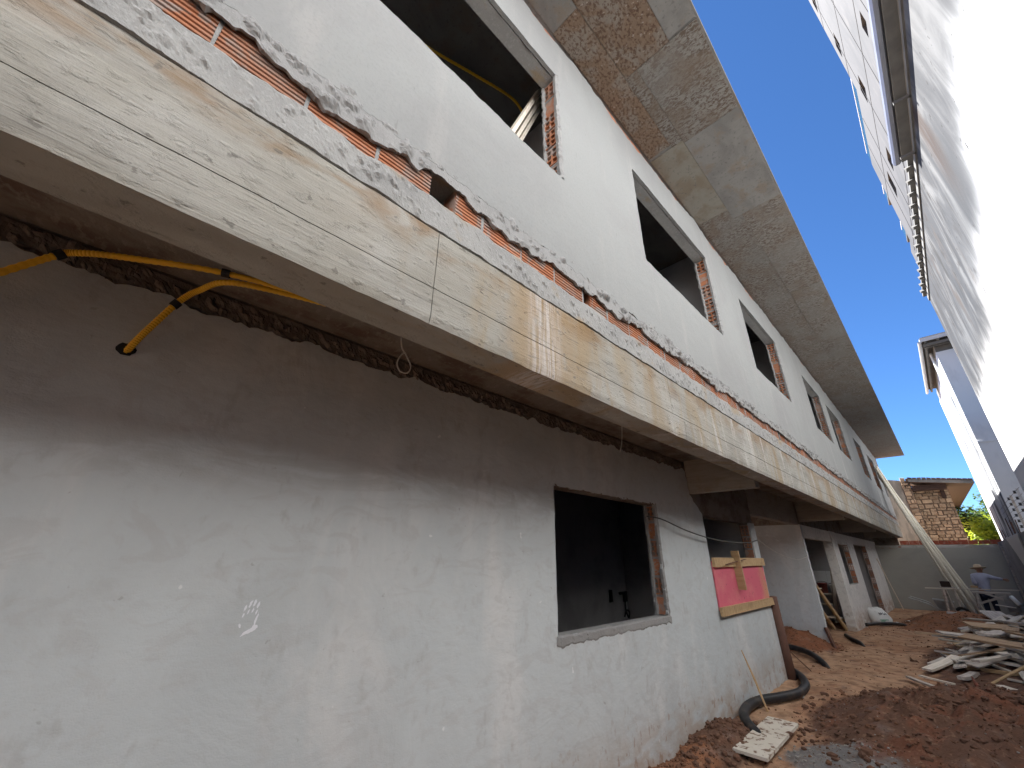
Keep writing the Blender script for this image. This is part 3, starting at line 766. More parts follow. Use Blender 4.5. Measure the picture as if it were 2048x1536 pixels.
# --- lower storey wall
lcore = sheet('lower_wall', rect(Y0, 7.77, -0.3, 2.80), [list(reversed(rect(2.62, 4.42, 1.05, 2.15))), list(reversed(rect(5.69, 7.52, 1.02, 2.12)))], FX(-2.192), 0.13, CONCRETE_DARK, BLD)
lo = [(Y0, -0.3), (7.785, -0.3)] + jag((7.785, -0.3), (7.785, 2.14), 0.04, 0.006, 4) + [(7.785, 2.14), (7.53, 2.14)] + jag((7.53, 2.14), (7.53, 1.0), 0.03, 0.01, 6) + jag((7.53, 1.0), (5.67, 1.0), 0.03, 0.008, 8) \
    + jag((5.67, 1.0), (5.67, 2.14), 0.03, 0.008, 9) + jag((5.67, 2.14), (5.36, 2.36), 0.02, 0.03, 10) + jag((5.36, 2.36), (5.33, 2.66), 0.02, 0.02, 11) + jag((5.33, 2.66), (Y0, 2.66), 0.02, 0.035, 12, 6) + [(Y0, 2.66)]
win1 = list(reversed(rect(2.62, 4.37, 1.06, 2.15, 0.02, (0.012, 0.014, 0.008, 0.004), 21, 6)))
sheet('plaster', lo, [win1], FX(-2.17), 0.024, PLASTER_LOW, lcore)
jamb(lcore, -2.187, 4.396, 1.06, 2.145, 'fhfhfh', 31)
mortar_edge(lcore, -2.170, 4.375, 1.06, 2.15, 7.7, 0.035)
mortar_edge(lcore, -2.290, 4.385, 1.06, 2.15, 17.7, 0.03)
jamb(lcore, -2.192, 7.515, 1.2, 2.11, 'hhfhh', 33)
lumps('sill_mortar', 2.60, 4.42, lambda y: 1.072 + 0.010 * fbm(y * 9, 0, 3, 4), lambda y: 1.005 + 0.024 * fbm(y * 8, 0, 5, 5), -2.166, 0.005, MORTAR, lcore, 0.010, 7, 0.008, 4.0, 9.0, False)
MB().box((-2.30, 2.60, 1.02), (-2.18, 4.42, 1.062), 0.004).build('window_sill', MORTAR, lcore)
lumps('mortar_fringe', Y0, 5.32, lambda y: 2.785, lambda y: 2.645 + 0.055 * fbm(y * 5.0, 0, 23, 6), -2.186, 0.022, MORTAR_BROWN, lcore, 0.012, 11, 0.03, 6.0, 9.0)
lumps('head_mortar', 2.60, 4.40, lambda y: 2.165 + 0.012 * fbm(y * 7, 0, 3, 4), lambda y: 2.145 + 0.008 * fbm(y * 9, 0, 5, 5), -2.173, 0.006, MORTAR_BROWN, lcore, 0.015, 5, 0.01, 8.0, 9.0, False)
# white hand mark on the plaster
def hand_mark():
    mb = MB()
    cnt = [0]
    def blob(cy, cz, ry, rz, rot, seed):
        n0 = len(mb.v); k = 18; cnt[0] += 1
        for i in range(k):
            a = 2 * math.pi * i / k
            r = 1 + 0.55 * fbm(math.cos(a) * 2, math.sin(a) * 2, seed, 3)
            u, v = ry * r * math.cos(a), rz * r * math.sin(a)
            mb.v.append((-2.1688 + 0.0002 * cnt[0], cy + u * math.cos(rot) - v * math.sin(rot), cz + u * math.sin(rot) + v * math.cos(rot)))
        for i in range(k): mb.v.append((-2.1705, mb.v[n0 + i][1], mb.v[n0 + i][2]))
        mb.f.append(tuple(range(n0, n0 + k)))
        for i in range(k): mb.f.append((n0 + i, n0 + k + i, n0 + k + (i + 1) % k, n0 + (i + 1) % k))
    for i, (dy, dz, l) in enumerate(((-0.028, 0.045, 0.012), (-0.012, 0.058, 0.014), (0.004, 0.062, 0.014), (0.019, 0.054, 0.012))):
        blob(0.58 + dy, 1.345 + dz, 0.0045, l, -0.25, i)
        blob(0.58 + dy - 0.002, 1.345 + dz - 0.028, 0.003, 0.009, -0.25, i + 9)
    blob(0.602, 1.345, 0.004, 0.022, -0.2, 21)
    blob(0.585, 1.302, 0.028, 0.007, 0.45, 31)
    blob(0.60, 1.312, 0.014, 0.010, 0.9, 33)
    blob(0.545, 1.325, 0.004, 0.008, 0.3, 35)
    o = mb.build('hand_print', HAND_PAINT, lcore)
    o['label'] = 'white powdery hand print on the grey plaster'
hand_mark()
# lower rooms
mb = MB()
mb.box((-4.75, Y0, -0.3), (-4.6, 7.9, 2.79)); mb.box((-4.6, Y0, -0.3), (-2.33, Y0 + 0.12, 2.79)); mb.box((-4.6, 7.64, -0.3), (-2.20, 7.78, 2.79))
mb.build('partition_wall', ROOM_WALL, BLD)
MB().box((-6.0, Y0, -0.35), (-2.33, 7.7, 0.03)).build('room_floor', ROOM_FLOOR, BLD)
mb = MB().box((-2.33, 7.79, 2.30), (-2.19, 11.0, 2.80)); mb.build('lintel_beam', CROSS_CONCRETE, BLD)
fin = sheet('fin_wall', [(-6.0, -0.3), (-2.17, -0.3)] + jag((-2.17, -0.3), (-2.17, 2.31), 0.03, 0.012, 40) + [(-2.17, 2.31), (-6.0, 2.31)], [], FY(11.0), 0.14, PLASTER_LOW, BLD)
MB().box((-6.0, 11.005, 2.31), (-2.19, 11.135, 2.80)).build('lintel_beam', CONCRETE_DARK, BLD)
MB().box((-6.15, 7.8, -0.3), (-6.0, Y1, 2.79)).build('partition_wall', ROOM_WALL, BLD)
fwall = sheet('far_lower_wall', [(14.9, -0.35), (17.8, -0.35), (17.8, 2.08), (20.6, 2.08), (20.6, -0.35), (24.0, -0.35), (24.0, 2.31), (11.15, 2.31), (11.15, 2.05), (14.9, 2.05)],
              [list(reversed(rect(14.98, 16.65, 0.96, 2.02, 0.05, (0.02, 0.012, 0.006, 0.01), 51)))], FX(-2.17), 0.14, PLASTER_FAR_LIT, BLD)
MB().box((-2.33, 11.15, 2.31), (-2.18, 24.0, 2.80)).build('lintel_beam', CONCRETE_DARK, BLD)
MB().box((-2.36, 14.2, -0.3), (-2.155, 14.92, 2.32), 0.008).build('concrete_pillar', PLASTER_FAR_LIT, BLD)
jamb(fwall, -2.18, 16.64, 0.96, 2.02, 'ffhffh', 61)
jamb(fwall, -2.18, 20.59, 0.0, 2.07, 'hfhfhfhfhf', 63)
MB().box((-6.0, 16.8, -0.3), (-2.31, 16.94, 2.79)).build('partition_wall', ROOM_WALL, BLD)
MB().box((-6.0, 20.75, -0.3), (-2.31, 20.9, 2.79)).build('partition_wall', ROOM_WALL, BLD)
MB().box((-6.0, Y1 - 0.2, -0.3), (-1.40, Y1 - 0.04, 2.79)).build('end_wall', CONCRETE_DARK, BLD)

# ------------------------------------------------------------------ neighbour house on the right
NB = empty('neighbour_house', (1.5, 9, 0), 'tall blank white rendered house wall stained by damp and darkened against sun glare, with gutter', 'building')
def child_fix(o, p):   # keep world coordinates under a moved Empty
    o.matrix_parent_inverse = Matrix.Translation(p.location).inverted(); return o
wl = child_fix(MB().box((1.5, -7.0, -0.3), (6.0, 14.35, 8.25)).build('wall', WHITE_WALL, NB), NB)
mb = MB()
mb.v += [Vector(p) for p in ((1.30, -7.0, 8.34), (1.30, 8.55, 8.34), (6.4, 8.55, 9.9), (6.4, -7.0, 9.9), (1.30, -7.0, 8.28), (1.30, 8.55, 8.28), (6.4, 8.55, 9.84), (6.4, -7.0, 9.84))]
mb.f += BOXF
child_fix(mb.build('roof', TILE_GREY, NB), NB)
child_fix(MB().box((1.335, -7.0, 8.16), (1.505, 8.45, 8.27)).build('eave_soffit', EAVE, NB), NB)
child_fix(MB().box((1.503, -7.0, 8.05), (1.475, 14.3, 8.16)).build('drip_moulding', EAVE, NB), NB)
gt = MB()
prof = [(-0.06, 0.05), (-0.055, -0.02), (-0.03, -0.055), (0.02, -0.055), (0.05, -0.02), (0.05, 0.05)]
for yy in (-7.0, 6.1, 6.12, 8.5):
    for x, z in prof: gt.v.append((1.285 + x, yy, 8.24 + z))
for i in range(3):
    for k in range(5):
        a = i * 6 + k; gt.f.append((a, a + 1, a + 7, a + 6))
gt.f.append(tuple(18 + k for k in range(6)))
child_fix(gt.build('gutter', GUTTER, NB), NB)
for yy in (4.6, 6.9, 8.2): child_fix(MB().box((1.30, yy, 8.05), (1.5, yy + 0.04, 8.10)).build('gutter_bracket', EAVE, NB), NB)
tm = MB(); tm.v += [Vector(p) for p in ((-0.11, -0.06, 0), (-0.11, 0.06, 0), (-0.13, 0, 0.07), (0.35, -0.06, 0.1), (0.35, 0.06, 0.1), (0.35, 0, 0.17))]
tm.f += [(0, 1, 2), (3, 5, 4), (0, 3, 4, 1), (1, 4, 5, 2), (2, 5, 3, 0)]
TM = bpy.data.meshes.new('roof_tile'); TM.from_pydata([tuple(v) for v in tm.v], [], tm.f); TM.materials.append(EAVE)
yy = 8.78
while yy < 14.2:
    child_fix(put('roof_tile', TM, (1.49, yy, 8.20), NB), NB); yy += 0.40
child_fix(MB().box((1.42, 8.5, 8.26), (6.1, 14.42, 8.32)).build('roof_edge', EAVE, NB), NB)
# second neighbour
NC = empty('neighbour_house', (1.5, 20, 0), 'narrow white streaked house with boxed eave beyond the blank wall', 'building')
child_fix(MB().box((1.5, 18.38, -0.3), (7.0, 24.9, 8.0)).build('wall', NB2_WALL, NC), NC)
child_fix(MB().box((1.502, 18.36, -0.3), (7.0, 18.378, 8.0)).build('end_wall', NB2_END, NC), NC)
child_fix(MB().box((1.50, 18.335, 4.9), (7.0, 18.358, 4.95)).build('string_course', NB2_END, NC), NC)
child_fix(MB().box((1.26, 17.9, 8.40), (7.2, 24.0, 8.46)).build('roof', TILE_GREY, NC), NC)
child_fix(MB().box((1.26, 17.86, 8.30), (7.2, 17.90, 8.41)).build('fascia', WHITE_TRIM, NC), NC)
child_fix(MB().box((1.23, 17.86, 8.28), (1.26, 24.0, 8.41)).build('fascia', WHITE_TRIM, NC), NC)
for xx in (1.32, 1.62, 1.95, 2.4, 2.9): child_fix(MB().box((xx, 17.91, 8.26), (xx + 0.06, 24.0, 8.395)).build('rafter', EAVE, NC), NC)
for yy in (18.0, 18.2): child_fix(MB().box((1.28, yy, 8.18), (3.5, yy + 0.07, 8.255)).build('purlin', EAVE, NC), NC)
child_fix(MB().box((1.52, 18.40, 8.0), (7.0, 24.8, 8.39)).build('gable_panel', EAVE, NC), NC)
child_fix(MB().tube([(1.20, 17.84, 8.28), (1.20, 24.0, 8.25)], 0.04, 8).build('gutter', WHITE_TRIM, NC), NC)
child_fix(MB().tube([(1.44, 19.2, 8.3), (1.44, 19.2, 0.5)], 0.04, 8).build('downpipe', WHITE_TRIM, NC), NC)

# ------------------------------------------------------------------ apartment tower
TW = empty('apartment_tower', (4, 24, 0), 'pale grey apartment tower with joint lines and small windows behind the roofs', 'building')
TX = 4.0
tw_holes = [(24.9, 26.0, 31.7, 33.0), (24.6, 25.8, 26.8, 28.1), (18.4, 19.3, 24.1, 25.0), (24.2, 25.1, 22.1, 23.3), (27.1, 28.4, 23.3, 24.3), (30.2, 31.3, 23.4, 25.0), (15.0, 15.9, 24.2, 25.1), (33.0, 33.9, 19.6, 20.6), (24.9, 26.0, 37.0, 38.3)]
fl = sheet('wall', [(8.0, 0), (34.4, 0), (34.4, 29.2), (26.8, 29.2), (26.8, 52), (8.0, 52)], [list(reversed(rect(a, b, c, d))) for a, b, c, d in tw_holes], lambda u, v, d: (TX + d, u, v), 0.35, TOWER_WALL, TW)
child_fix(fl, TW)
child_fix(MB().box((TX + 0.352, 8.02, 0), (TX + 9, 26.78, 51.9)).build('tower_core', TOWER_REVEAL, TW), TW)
child_fix(MB().box((TX + 0.353, 26.80, 0), (TX + 9, 34.38, 29.1)).build('wing_core', TOWER_REVEAL, TW), TW)
for a, b, c, d in tw_holes:
    wd = MB()
    wd.box((TX + 0.20, a + 0.002, c + 0.002), (TX + 0.26, a + 0.07, d - 0.002)).box((TX + 0.20, b - 0.07, c + 0.002), (TX + 0.26, b - 0.002, d - 0.002))
    wd.box((TX + 0.20, a + 0.07, c + 0.002), (TX + 0.26, b - 0.07, c + 0.07)).box((TX + 0.20, a + 0.07, d - 0.07), (TX + 0.26, b - 0.07, d - 0.002)).box((TX + 0.205, (a + b) / 2 - 0.03, c + 0.07), (TX + 0.255, (a + b) / 2 + 0.03, d - 0.07))
    f_ = child_fix(wd.build('window', TOWER_REVEAL, TW), TW)
    p_ = MB().box((TX + 0.235, a + 0.07, c + 0.07), (TX + 0.24, b - 0.07, d - 0.07)).build('pane', GLASS, f_)
def joint(y0, y1, z0, z1): child_fix(MB().box((TX - 0.012, y0, z0), (TX + 0.02, y1, z1)).build('facade_joint', JOINT, TW), TW)
for z, b in ((46.6, 26.8), (41.4, 26.8), (36.2, 26.8), (30.7, 26.8), (25.9, 34.4), (21.0, 34.4)): joint(8, b, z, z + 0.11)
for y in (13.5, 17.5, 21.5, 25.3): joint(y, y + 0.06, 10, 52)
for y in (29.2, 32.0): joint(y, y + 0.06, 10, 29.2)
def rail(y0, y1, z0, z1, x0=TX - 0.25):
    r_ = child_fix(MB().box((x0, y0, z1), (x0 + 0.06, y1, z1 + 0.07)).build('railing', WHITE_TRIM, TW), TW)
    n = int((y1 - y0) / 1.4) + 1
    for i in range(n):
        a = y0 + (y1 - y0) * i / n
        MB().box((x0 + 0.015, a + 0.03, z0), (x0 + 0.035, a + (y1 - y0) / n - 0.03, z1)).build('glass_panel', BLUE_GLASS, r_)
rail(26.9, 34.4, 29.3, 30.6, TX + 0.02)
child_fix(MB().box((TX + 0.005, 26.85, 29.21), (TX + 0.3, 34.38, 29.4)).build('roof_edge', TOWER_WALL, TW), TW)
child_fix(MB().box((TX + 0.01, 34.41, 0), (TX + 7, 36.2, 22.0)).build('end_bay', TOWER_WALL, TW), TW)
for z in (26.2, 22.6):
    child_fix(MB().box((TX + 0.02, 34.42, z), (TX + 5, 35.8, z + 0.2)).build('balcony_slab', TOWER_WALL, TW), TW)
    rail(34.45, 35.8, z + 0.2, z + 1.2, TX + 0.03)

# ------------------------------------------------------------------ wall at the end of the alley
EW = empty('boundary_wall', (0, 23.6, 0), 'olive grey rendered end wall topped by a course of red bricks', 'wall')
child_fix(MB().box((-2.2, 23.62, -0.4), (1.34, 23.78, 2.175)).build('wall', WALL_OLIVE, EW), EW)
x = -1.35
i = 0
while x < 1.2:
    L = 0.27 + random.uniform(-0.02, 0.03)
    child_fix(MB().box((x + 0.006, 23.63, 2.185), (x + L - 0.006, 23.77, 2.33 + random.uniform(-0.012, 0.012)), 0.006).build('brick', BRICK_RED, EW), EW)
    x += L
# boundary wall along the right
RW = empty('boundary_wall', (1.35, 18, 0), 'dark grey boundary wall on the right with a rough pale patch', 'wall')
child_fix(MB().box((1.352, -7.0, -0.4), (1.48, 23.8, 2.26)).build('wall', WALL_GREY, RW), RW)  # runs on unseen beyond the frame, added to cut low fill light
child_fix(MB().box((1.30, 23.3, -0.3), (1.351, 23.6, 2.24), 0.004).build('corner_pier', WALL_GREY, RW), RW)
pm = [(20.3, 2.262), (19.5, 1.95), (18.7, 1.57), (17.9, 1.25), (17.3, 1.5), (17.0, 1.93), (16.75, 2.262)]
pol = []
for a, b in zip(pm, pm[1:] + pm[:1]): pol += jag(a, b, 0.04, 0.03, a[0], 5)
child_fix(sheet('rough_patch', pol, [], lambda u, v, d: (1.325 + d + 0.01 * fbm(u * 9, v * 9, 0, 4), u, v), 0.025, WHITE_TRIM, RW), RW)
for xx, yy in ((1.40, 18.9), (1.43, 18.6), (1.38, 17.8), (1.44, 17.5), (1.40, 21.9), (1.43, 21.6)):
    child_fix(MB().tube([(xx, yy, 2.2), (xx + random.uniform(-.02, .02), yy + 0.02, 2.2 + random.uniform(0.35, 0.6))], 0.012, 6).build('reinforcing_bar', RUST, RW), RW)
child_fix(MB().box((1.30, 23.05, -0.2), (1.35, 23.15, 2.1)).build('timber_post', WOOD_GREY, RW), RW)
# electric fence posts
for k, (yy, lab) in enumerate(((15.35, 'grey electric fence post with insulators, nearer the pale patch on the wall'), (13.9, 'white electric fence post with insulators, topmost at the frame edge'))):
    fp = empty('fence_post', (1.38, yy, 2.2), lab, 'fence post', 'electric fence posts on the boundary wall')
    MB().box((-0.02, -0.02, 0.0 if k == 0 else -0.1), (0.02, 0.02, 0.85)).build('post', WHITE_TRIM if k else WOOD_GREY, fp)
    for i in range(6):
        MB().lathe([(0.0, 0), (0.022, 0), (0.022, 0.03), (0.012, 0.035), (0.022, 0.04), (0.022, 0.06), (0, 0.06)], (-0.05, 0, 0.12 + i * 0.125), 8).build('insulator', WIRE_DARK, fp)
fw = MB()
for i in range(6):
    z = 2.35 + i * 0.125
    fw.tube(spline([(1.33, 13.0, z), (1.33, 13.9, z), (1.33, 15.35, z), (1.33, 18.2, z - 0.03)], 3), 0.003, 4)
tag(fw.build('fence_wire', WIRE_DARK), 'thin electric fence wires strung above the right boundary wall', 'wire')

# ------------------------------------------------------------------ stone house beyond the end wall
SH = empty('stone_house', (0, 26, 0), 'house of brown rubble stone under a dark tiled eave behind the end wall', 'house')
def SHp(mb, name, mt): return child_fix(mb.build(name, mt, SH), SH)
lw = MB()
lw.v += [Vector(p) for p in ((-3, 26.0, -0.4), (-0.74, 26.0, -0.4), (-0.74, 26.4, -0.4), (-3, 26.4, -0.4), (-3, 26.0, 5.5), (-0.74, 26.0, 5.0), (-0.74, 26.4, 5.0), (-3, 26.4, 5.5))]
lw.f += BOXF
SHp(lw, 'rendered_wall', WEATHER_WALL)
SHp(MB().box((-0.735, 25.97, -0.4), (-0.44, 26.36, 4.97)), 'stone_pier', STONE_MORTAR)
sw = SHp(MB().box((-0.60, 26.365, -0.4), (0.68, 26.6, 4.70)), 'stone_wall', STONE_MORTAR)
SHp(MB().box((0.42, 26.25, 4.15), (0.56, 26.5, 4.6)), 'eave_post', WOOD_DARK)
rs = random.Random(5)
def stones(x0, x1, z0, z1, yf, par):
    z = z0
    while z < z1:
        h_ = rs.uniform(0.09, 0.22)
        x = x0 - rs.uniform(0, 0.1)
        while x < x1 - 0.04:
            L = rs.uniform(0.10, 0.40)
            a, b = max(x0, x) + 0.008, min(x1, x + L) - 0.008
            if b - a > 0.04:
                me = MB()
                d = rs.uniform(0.02, 0.055)
                za, zb = z + 0.007 + rs.uniform(-.022, .022), z + h_ - 0.007 + rs.uniform(-.022, .022)
                me.v += [Vector((a + rs.uniform(-.01, .01), yf + 0.05, za)), Vector((b, yf + 0.05, za + rs.uniform(-.022, .022))), Vector((b + rs.uniform(-.01, .01), yf + 0.05, zb)), Vector((a, yf + 0.05, zb + rs.uniform(-.022, .022)))]
                c = sum(me.v, Vector()) / 4
                fr = [c + (v - c) * 0.86 + Vector((0, -0.05 - d, 0)) for v in me.v]
                me.v += fr
                me.f += [(0, 4, 5, 1)[::-1], (1, 5, 6, 2)[::-1], (2, 6, 7, 3)[::-1], (3, 7, 4, 0)[::-1], (4, 7, 6, 5)[::-1]]
                child_fix(me.build('stone', STONE, SH), SH)
            x += L
        z += h_
stones(-0.45, 0.69, 2.1, 4.50, 26.365, sw)
stones(-0.735, -0.44, 2.1, 4.95, 25.97, sw)
rf = MB()
A, B_, C_, D_ = (-0.46, 25.5, 4.88), (1.50, 25.5, 4.60), (0.95, 33, 4.15), (-0.46, 33, 5.0)
for dz in (0, 0.10):
    for p in (A, B_, C_, D_): rf.v.append(Vector((p[0], p[1], p[2] + dz)))
rf.f += BOXF
SHp(rf, 'roof', EAVE_WOOD)
for i in range(13):
    a0 = Vector(A).lerp(Vector(B_), i / 13 + 0.004); a1 = Vector(A).lerp(Vector(B_), (i + 1) / 13 - 0.004)
    t_ = MB()
    t_.v += [a0 + Vector((0, -0.06, 0.102)), a1 + Vector((0, -0.06, 0.102)), a1 + Vector((0, 1.0, 0.16)), a0 + Vector((0, 1.0, 0.16)), a0 + Vector((0, -0.08, 0.165 + random.uniform(-.01, .01))), a1 + Vector((0, -0.08, 0.165 + random.uniform(-.01, .01))), a1 + Vector((0, 1.0, 0.22)), a0 + Vector((0, 1.0, 0.22))]
    t_.f += BOXF
    SHp(t_, 'roof_tile', TILE_DARK)
bd = MB(); a0, a1 = Vector(A), Vector(B_)
bd.v += [a0 + Vector((0, -0.03, -0.03)), a1 + Vector((0, -0.03, -0.03)), a1 + Vector((0, -0.004, -0.03)), a0 + Vector((0, -0.004, -0.03)), a0 + Vector((0, -0.03, 0.095)), a1 + Vector((0, -0.03, 0.095)), a1 + Vector((0, -0.004, 0.095)), a0 + Vector((0, -0.004, 0.095))]
bd.f += BOXF
SHp(bd, 'fascia', EAVE)
SHp(MB().box((-0.43, 25.9, 4.50), (0.66, 26.31, 4.72)), 'eave_beam', WOOD_DARK)

# ------------------------------------------------------------------ trees
def tree(loc, hgt, crown, n, mt, leaf, label, seed, trunk_r=0.14):
    rr = random.Random(seed)
    t = empty('leafy_tree', loc, label, 'tree', 'trees beyond the end wall')
    tb = MB()
    top = Vector((rr.uniform(-.3, .3), rr.uniform(-.3, .3), hgt * 0.62))
    tb.tube(spline([(0, 0, -0.4), (0.05, 0.03, hgt * 0.25), top * 0.75, top], 4), [trunk_r * (1 - 0.04 * i) for i in range(13)], 8)
    lb = []
    for i in range(9):
        a = rr.uniform(0, 6.28); s = top * rr.uniform(0.55, 1.0)
        e = Vector((math.cos(a) * crown[0] * rr.uniform(.4, .8), math.sin(a) * crown[1] * rr.uniform(.4, .8), hgt * rr.uniform(.55, .95)))
        tb.tube(spline([s, (s + e) / 2 + Vector((0, 0, .2)), e], 4), [trunk_r * .45 * (1 - .09 * q) for q in range(9)], 6)
        lb.append(e)
    tb.build('trunk', BARK, t, True)
    clumps = [(Vector((rr.gauss(0, crown[0] * .5), rr.gauss(0, crown[1] * .5), hgt * .68 + rr.gauss(0, crown[2] * .42))), rr.uniform(.25, .6)) for _ in range(34)] + [(e, .5) for e in lb]
    cb = MB()
    for i in range(n):
        c, r = clumps[rr.randrange(len(clumps))]
        p = c + Vector((rr.gauss(0, r * .5), rr.gauss(0, r * .5), rr.gauss(0, r * .4)))
        d = Vector((rr.uniform(-1, 1), rr.uniform(-1, 1), rr.uniform(-.6, .5))).normalized()
        q = d.cross(Vector((rr.uniform(-.5, .5), rr.uniform(-.5, .5), 1))).normalized()
        L = leaf * rr.uniform(.6, 1.3); W = L * .34
        k = len(cb.v)
        cb.v += [p, p + d * L * .5 + q * W, p + d * L + Vector((0, 0, -L * .12)), p + d * L * .5 - q * W]
        cb.f.append((k, k + 1, k + 2, k + 3))
    cb.build('crown', mt, t)
    return t
tree((2.05, 31.0, -0.1), 3.7, (1.0, 1.3, 0.8), 9000, LEAF, 0.17, 'bright yellow-green leafy tree just above the end wall', 3)
tree((3.0, 40.0, -0.1), 5.9, (1.5, 1.8, 1.0), 7000, LEAF_DARK, 0.2, 'darker feathery tree behind the bright green one', 9)
tree((1.05, 33.0, -0.1), 5.1, (0.9, 1.2, 0.7), 2600, LEAF_DARK, 0.2, 'sparse dark branches beside the stone house eave', 14)

# ------------------------------------------------------------------ props at the far end
# leaning pipes
rp = random.Random(11)
tops = [(-1.10, 20.55, 4.75), (-1.12, 20.70, 4.85), (-1.11, 20.85, 4.70), (-1.10, 21.0, 4.95), (-1.12, 21.12, 4.6), (-1.11, 21.25, 4.8), (-1.10, 21.4, 4.45)][:6]
for i, tp in enumerate(tops):
    bx = -0.12 + 0.085 * i
    by = 21.25 + 0.12 * (i % 2)
    p0 = Vector((bx, by, gz(bx, by) - 0.01)); p1 = Vector(tp)
    r_ = (0.032, 0.040, 0.055, 0.042, 0.056, 0.048)[i]
    mb = MB()
    d = (p1 - p0)
    pts = [p0 + d * (k / 10) + Vector((0, 0, -0.05 * math.sin(math.pi * k / 10))) for k in range(11)]
    mb.tube(pts, r_, 12, False)
    n0 = len(mb.v)
    mb.tube(list(reversed(pts)), r_ * 0.86, 12, False)
    o = mb.build('plastic_pipe', PVC, None, True)
    tag(o, ('leftmost', 'second from the left', 'third from the left', 'third from the right', 'second from the right', 'rightmost')[i] + ' of the long cream pipes leaning on the upper floor', 'pipe', 'bundle of leaning cream pipes')
# stick against the end wall
tag(MB().tube([(-2.08, 21.9, 1.66), (-1.9, 23.3, -0.15)], 0.018, 6).build('wooden_stick', WOOD_LIGHT), 'thin pale stick leaning beside the far doorway', 'stick')
# trestle table
TT = empty('trestle_table', (0.3, 20.1, gz(0.3, 20.1)), 'makeshift wooden trestle with crossed braces in front of the workman', 'trestle')
def TTp(mb, name, mt=WOOD_GREY): return child_fix(mb.build(name, mt, TT), TT)
TTp(MB().box((0.12, 19.95, 0.69), (0.92, 20.35, 0.735), 0.004), 'table_top')
def bar(p0, p1, w_, t_, jit=0.0):
    p0, p1 = Vector(p0), Vector(p1); d = p1 - p0; L = d.length
    x = d.normalized(); s = x.cross(Vector((0, 0, 1)))
    s = s.normalized() if s.length > 1e-4 else Vector((1, 0, 0))
    u = s.cross(x)
    M = Matrix((x, s, u)).transposed().to_4x4(); M.translation = p0
    return MB().box((0, -w_ / 2, -t_ / 2), (L, w_ / 2, t_ / 2), jit, M)
for a, b in (((0.2, 19.98, 0.69), (0.12, 19.95, -0.1)), ((0.85, 19.98, 0.69), (0.93, 19.95, -0.1)), ((0.2, 20.32, 0.69), (0.12, 20.4, -0.1)), ((0.85, 20.32, 0.69), (0.93, 20.4, -0.1)), ((-0.5, 20.0, 0.755), (-0.58, 19.95, -0.1)), ((-0.46, 20.15, 0.755), (-0.4, 20.3, -0.1))): TTp(bar(a, b, 0.05, 0.05), 'leg')
TTp(bar((0.2, 19.93, 0.42), (0.82, 19.93, 0.66), 0.03, 0.055), 'brace'); TTp(bar((0.36, 19.90, 0.72), (0.92, 19.90, 0.46), 0.03, 0.055), 'brace')
pl = bar((-0.92, 20.05, 0.775), (1.12, 20.05, 0.815), 0.12, 0.028).build('wood_plank', WOOD_LIGHT)
tag(pl, 'long pale plank laid level across the trestle', 'plank')
cr = empty('wooden_crate', (-0.42, 20.9, 0.80), 'small dark wooden box on the bench behind the leaning pipes', 'box')
for a in (((-0.12, -0.12, 0), (0.12, 0.12, 0.02)), ((-0.12, -0.12, 0.02), (0.12, -0.10, 0.17)), ((-0.12, 0.10, 0.02), (0.12, 0.12, 0.17)), ((-0.12, -0.10, 0.02), (-0.10, 0.10, 0.17)), ((0.10, -0.10, 0.02), (0.12, 0.10, 0.17))):
    MB().box(*a).build('board', EAVE_WOOD, cr)
MB().box((-0.16, -0.14, -0.03), (0.2, 0.14, 0.0)).build('shelf', WOOD_GREY, cr)
for sx in (-0.12, 0.14): MB().box((sx, -0.03, -0.92), (sx + 0.04, 0.01, -0.03)).build('leg', WOOD_GREY, cr)
tag(MB().box((0.14, 20.06, 0.835), (0.30, 20.16, 0.895), 0.006).build('wood_block', WOOD_PINE), 'small tan timber block lying on the plank', 'block')
# wheelbarrow
WBR = empty('wheelbarrow', (-0.65, 20.9, gz(-0.65, 20.9)), 'grey steel wheelbarrow standing against the olive end wall', 'wheelbarrow')
def WBp(mb, name, mt, s=False): return child_fix(mb.build(name, mt, WBR, s), WBR)
tr = MB()
top = [(-0.86, 20.6, 0.42), (-0.38, 20.55, 0.36), (-0.38, 21.15, 0.36), (-0.86, 21.1, 0.42)]
bot = [(-0.76, 20.75, 0.06), (-0.50, 20.72, 0.06), (-0.50, 21.0, 0.06), (-0.76, 20.98, 0.06)]
tr.v += [Vector(p) for p in top + bot] + [Vector(p) * 1 + Vector((0, 0, 0.0)) for p in []]
tr.f += [(0, 1, 5, 4), (1, 2, 6, 5), (2, 3, 7, 6), (3, 0, 4, 7), (4, 5, 6, 7)]
WBp(tr, 'tray', STEEL)
WBp(MB().tube([top[0], top[1], top[2], top[3], top[0]], 0.014, 6), 'rim', STEEL)
WBp(MB().tube(spline([(-1.45, 20.62, 0.43), (-1.0, 20.64, 0.27), (-0.8, 20.68, 0.13), (-0.3, 20.85, 0.05)], 4), 0.018, 6), 'handle', STEEL)
WBp(MB().tube(spline([(-1.43, 21.05, 0.45), (-1.0, 21.05, 0.30), (-0.8, 21.02, 0.13), (-0.3, 20.9, 0.05)], 4), 0.018, 6), 'handle', STEEL)
wh = WBp(MB().lathe([(0.10, -0.03), (0.17, -0.035), (0.185, 0), (0.17, 0.035), (0.10, 0.03), (0.10, -0.03)], (0, 0, 0), 18, Matrix.Translation((-0.25, 20.88, 0.05)) @ Matrix.Rotation(R(90), 4, 'X')), 'wheel', RUBBER, True)
MB().lathe([(0.0, -0.02), (0.10, -0.02), (0.10, 0.02), (0, 0.02)], (0, 0, 0), 14, Matrix.Translation((-0.25, 20.88, 0.05)) @ Matrix.Rotation(R(90), 4, 'X')).build('rim', STEEL, wh)
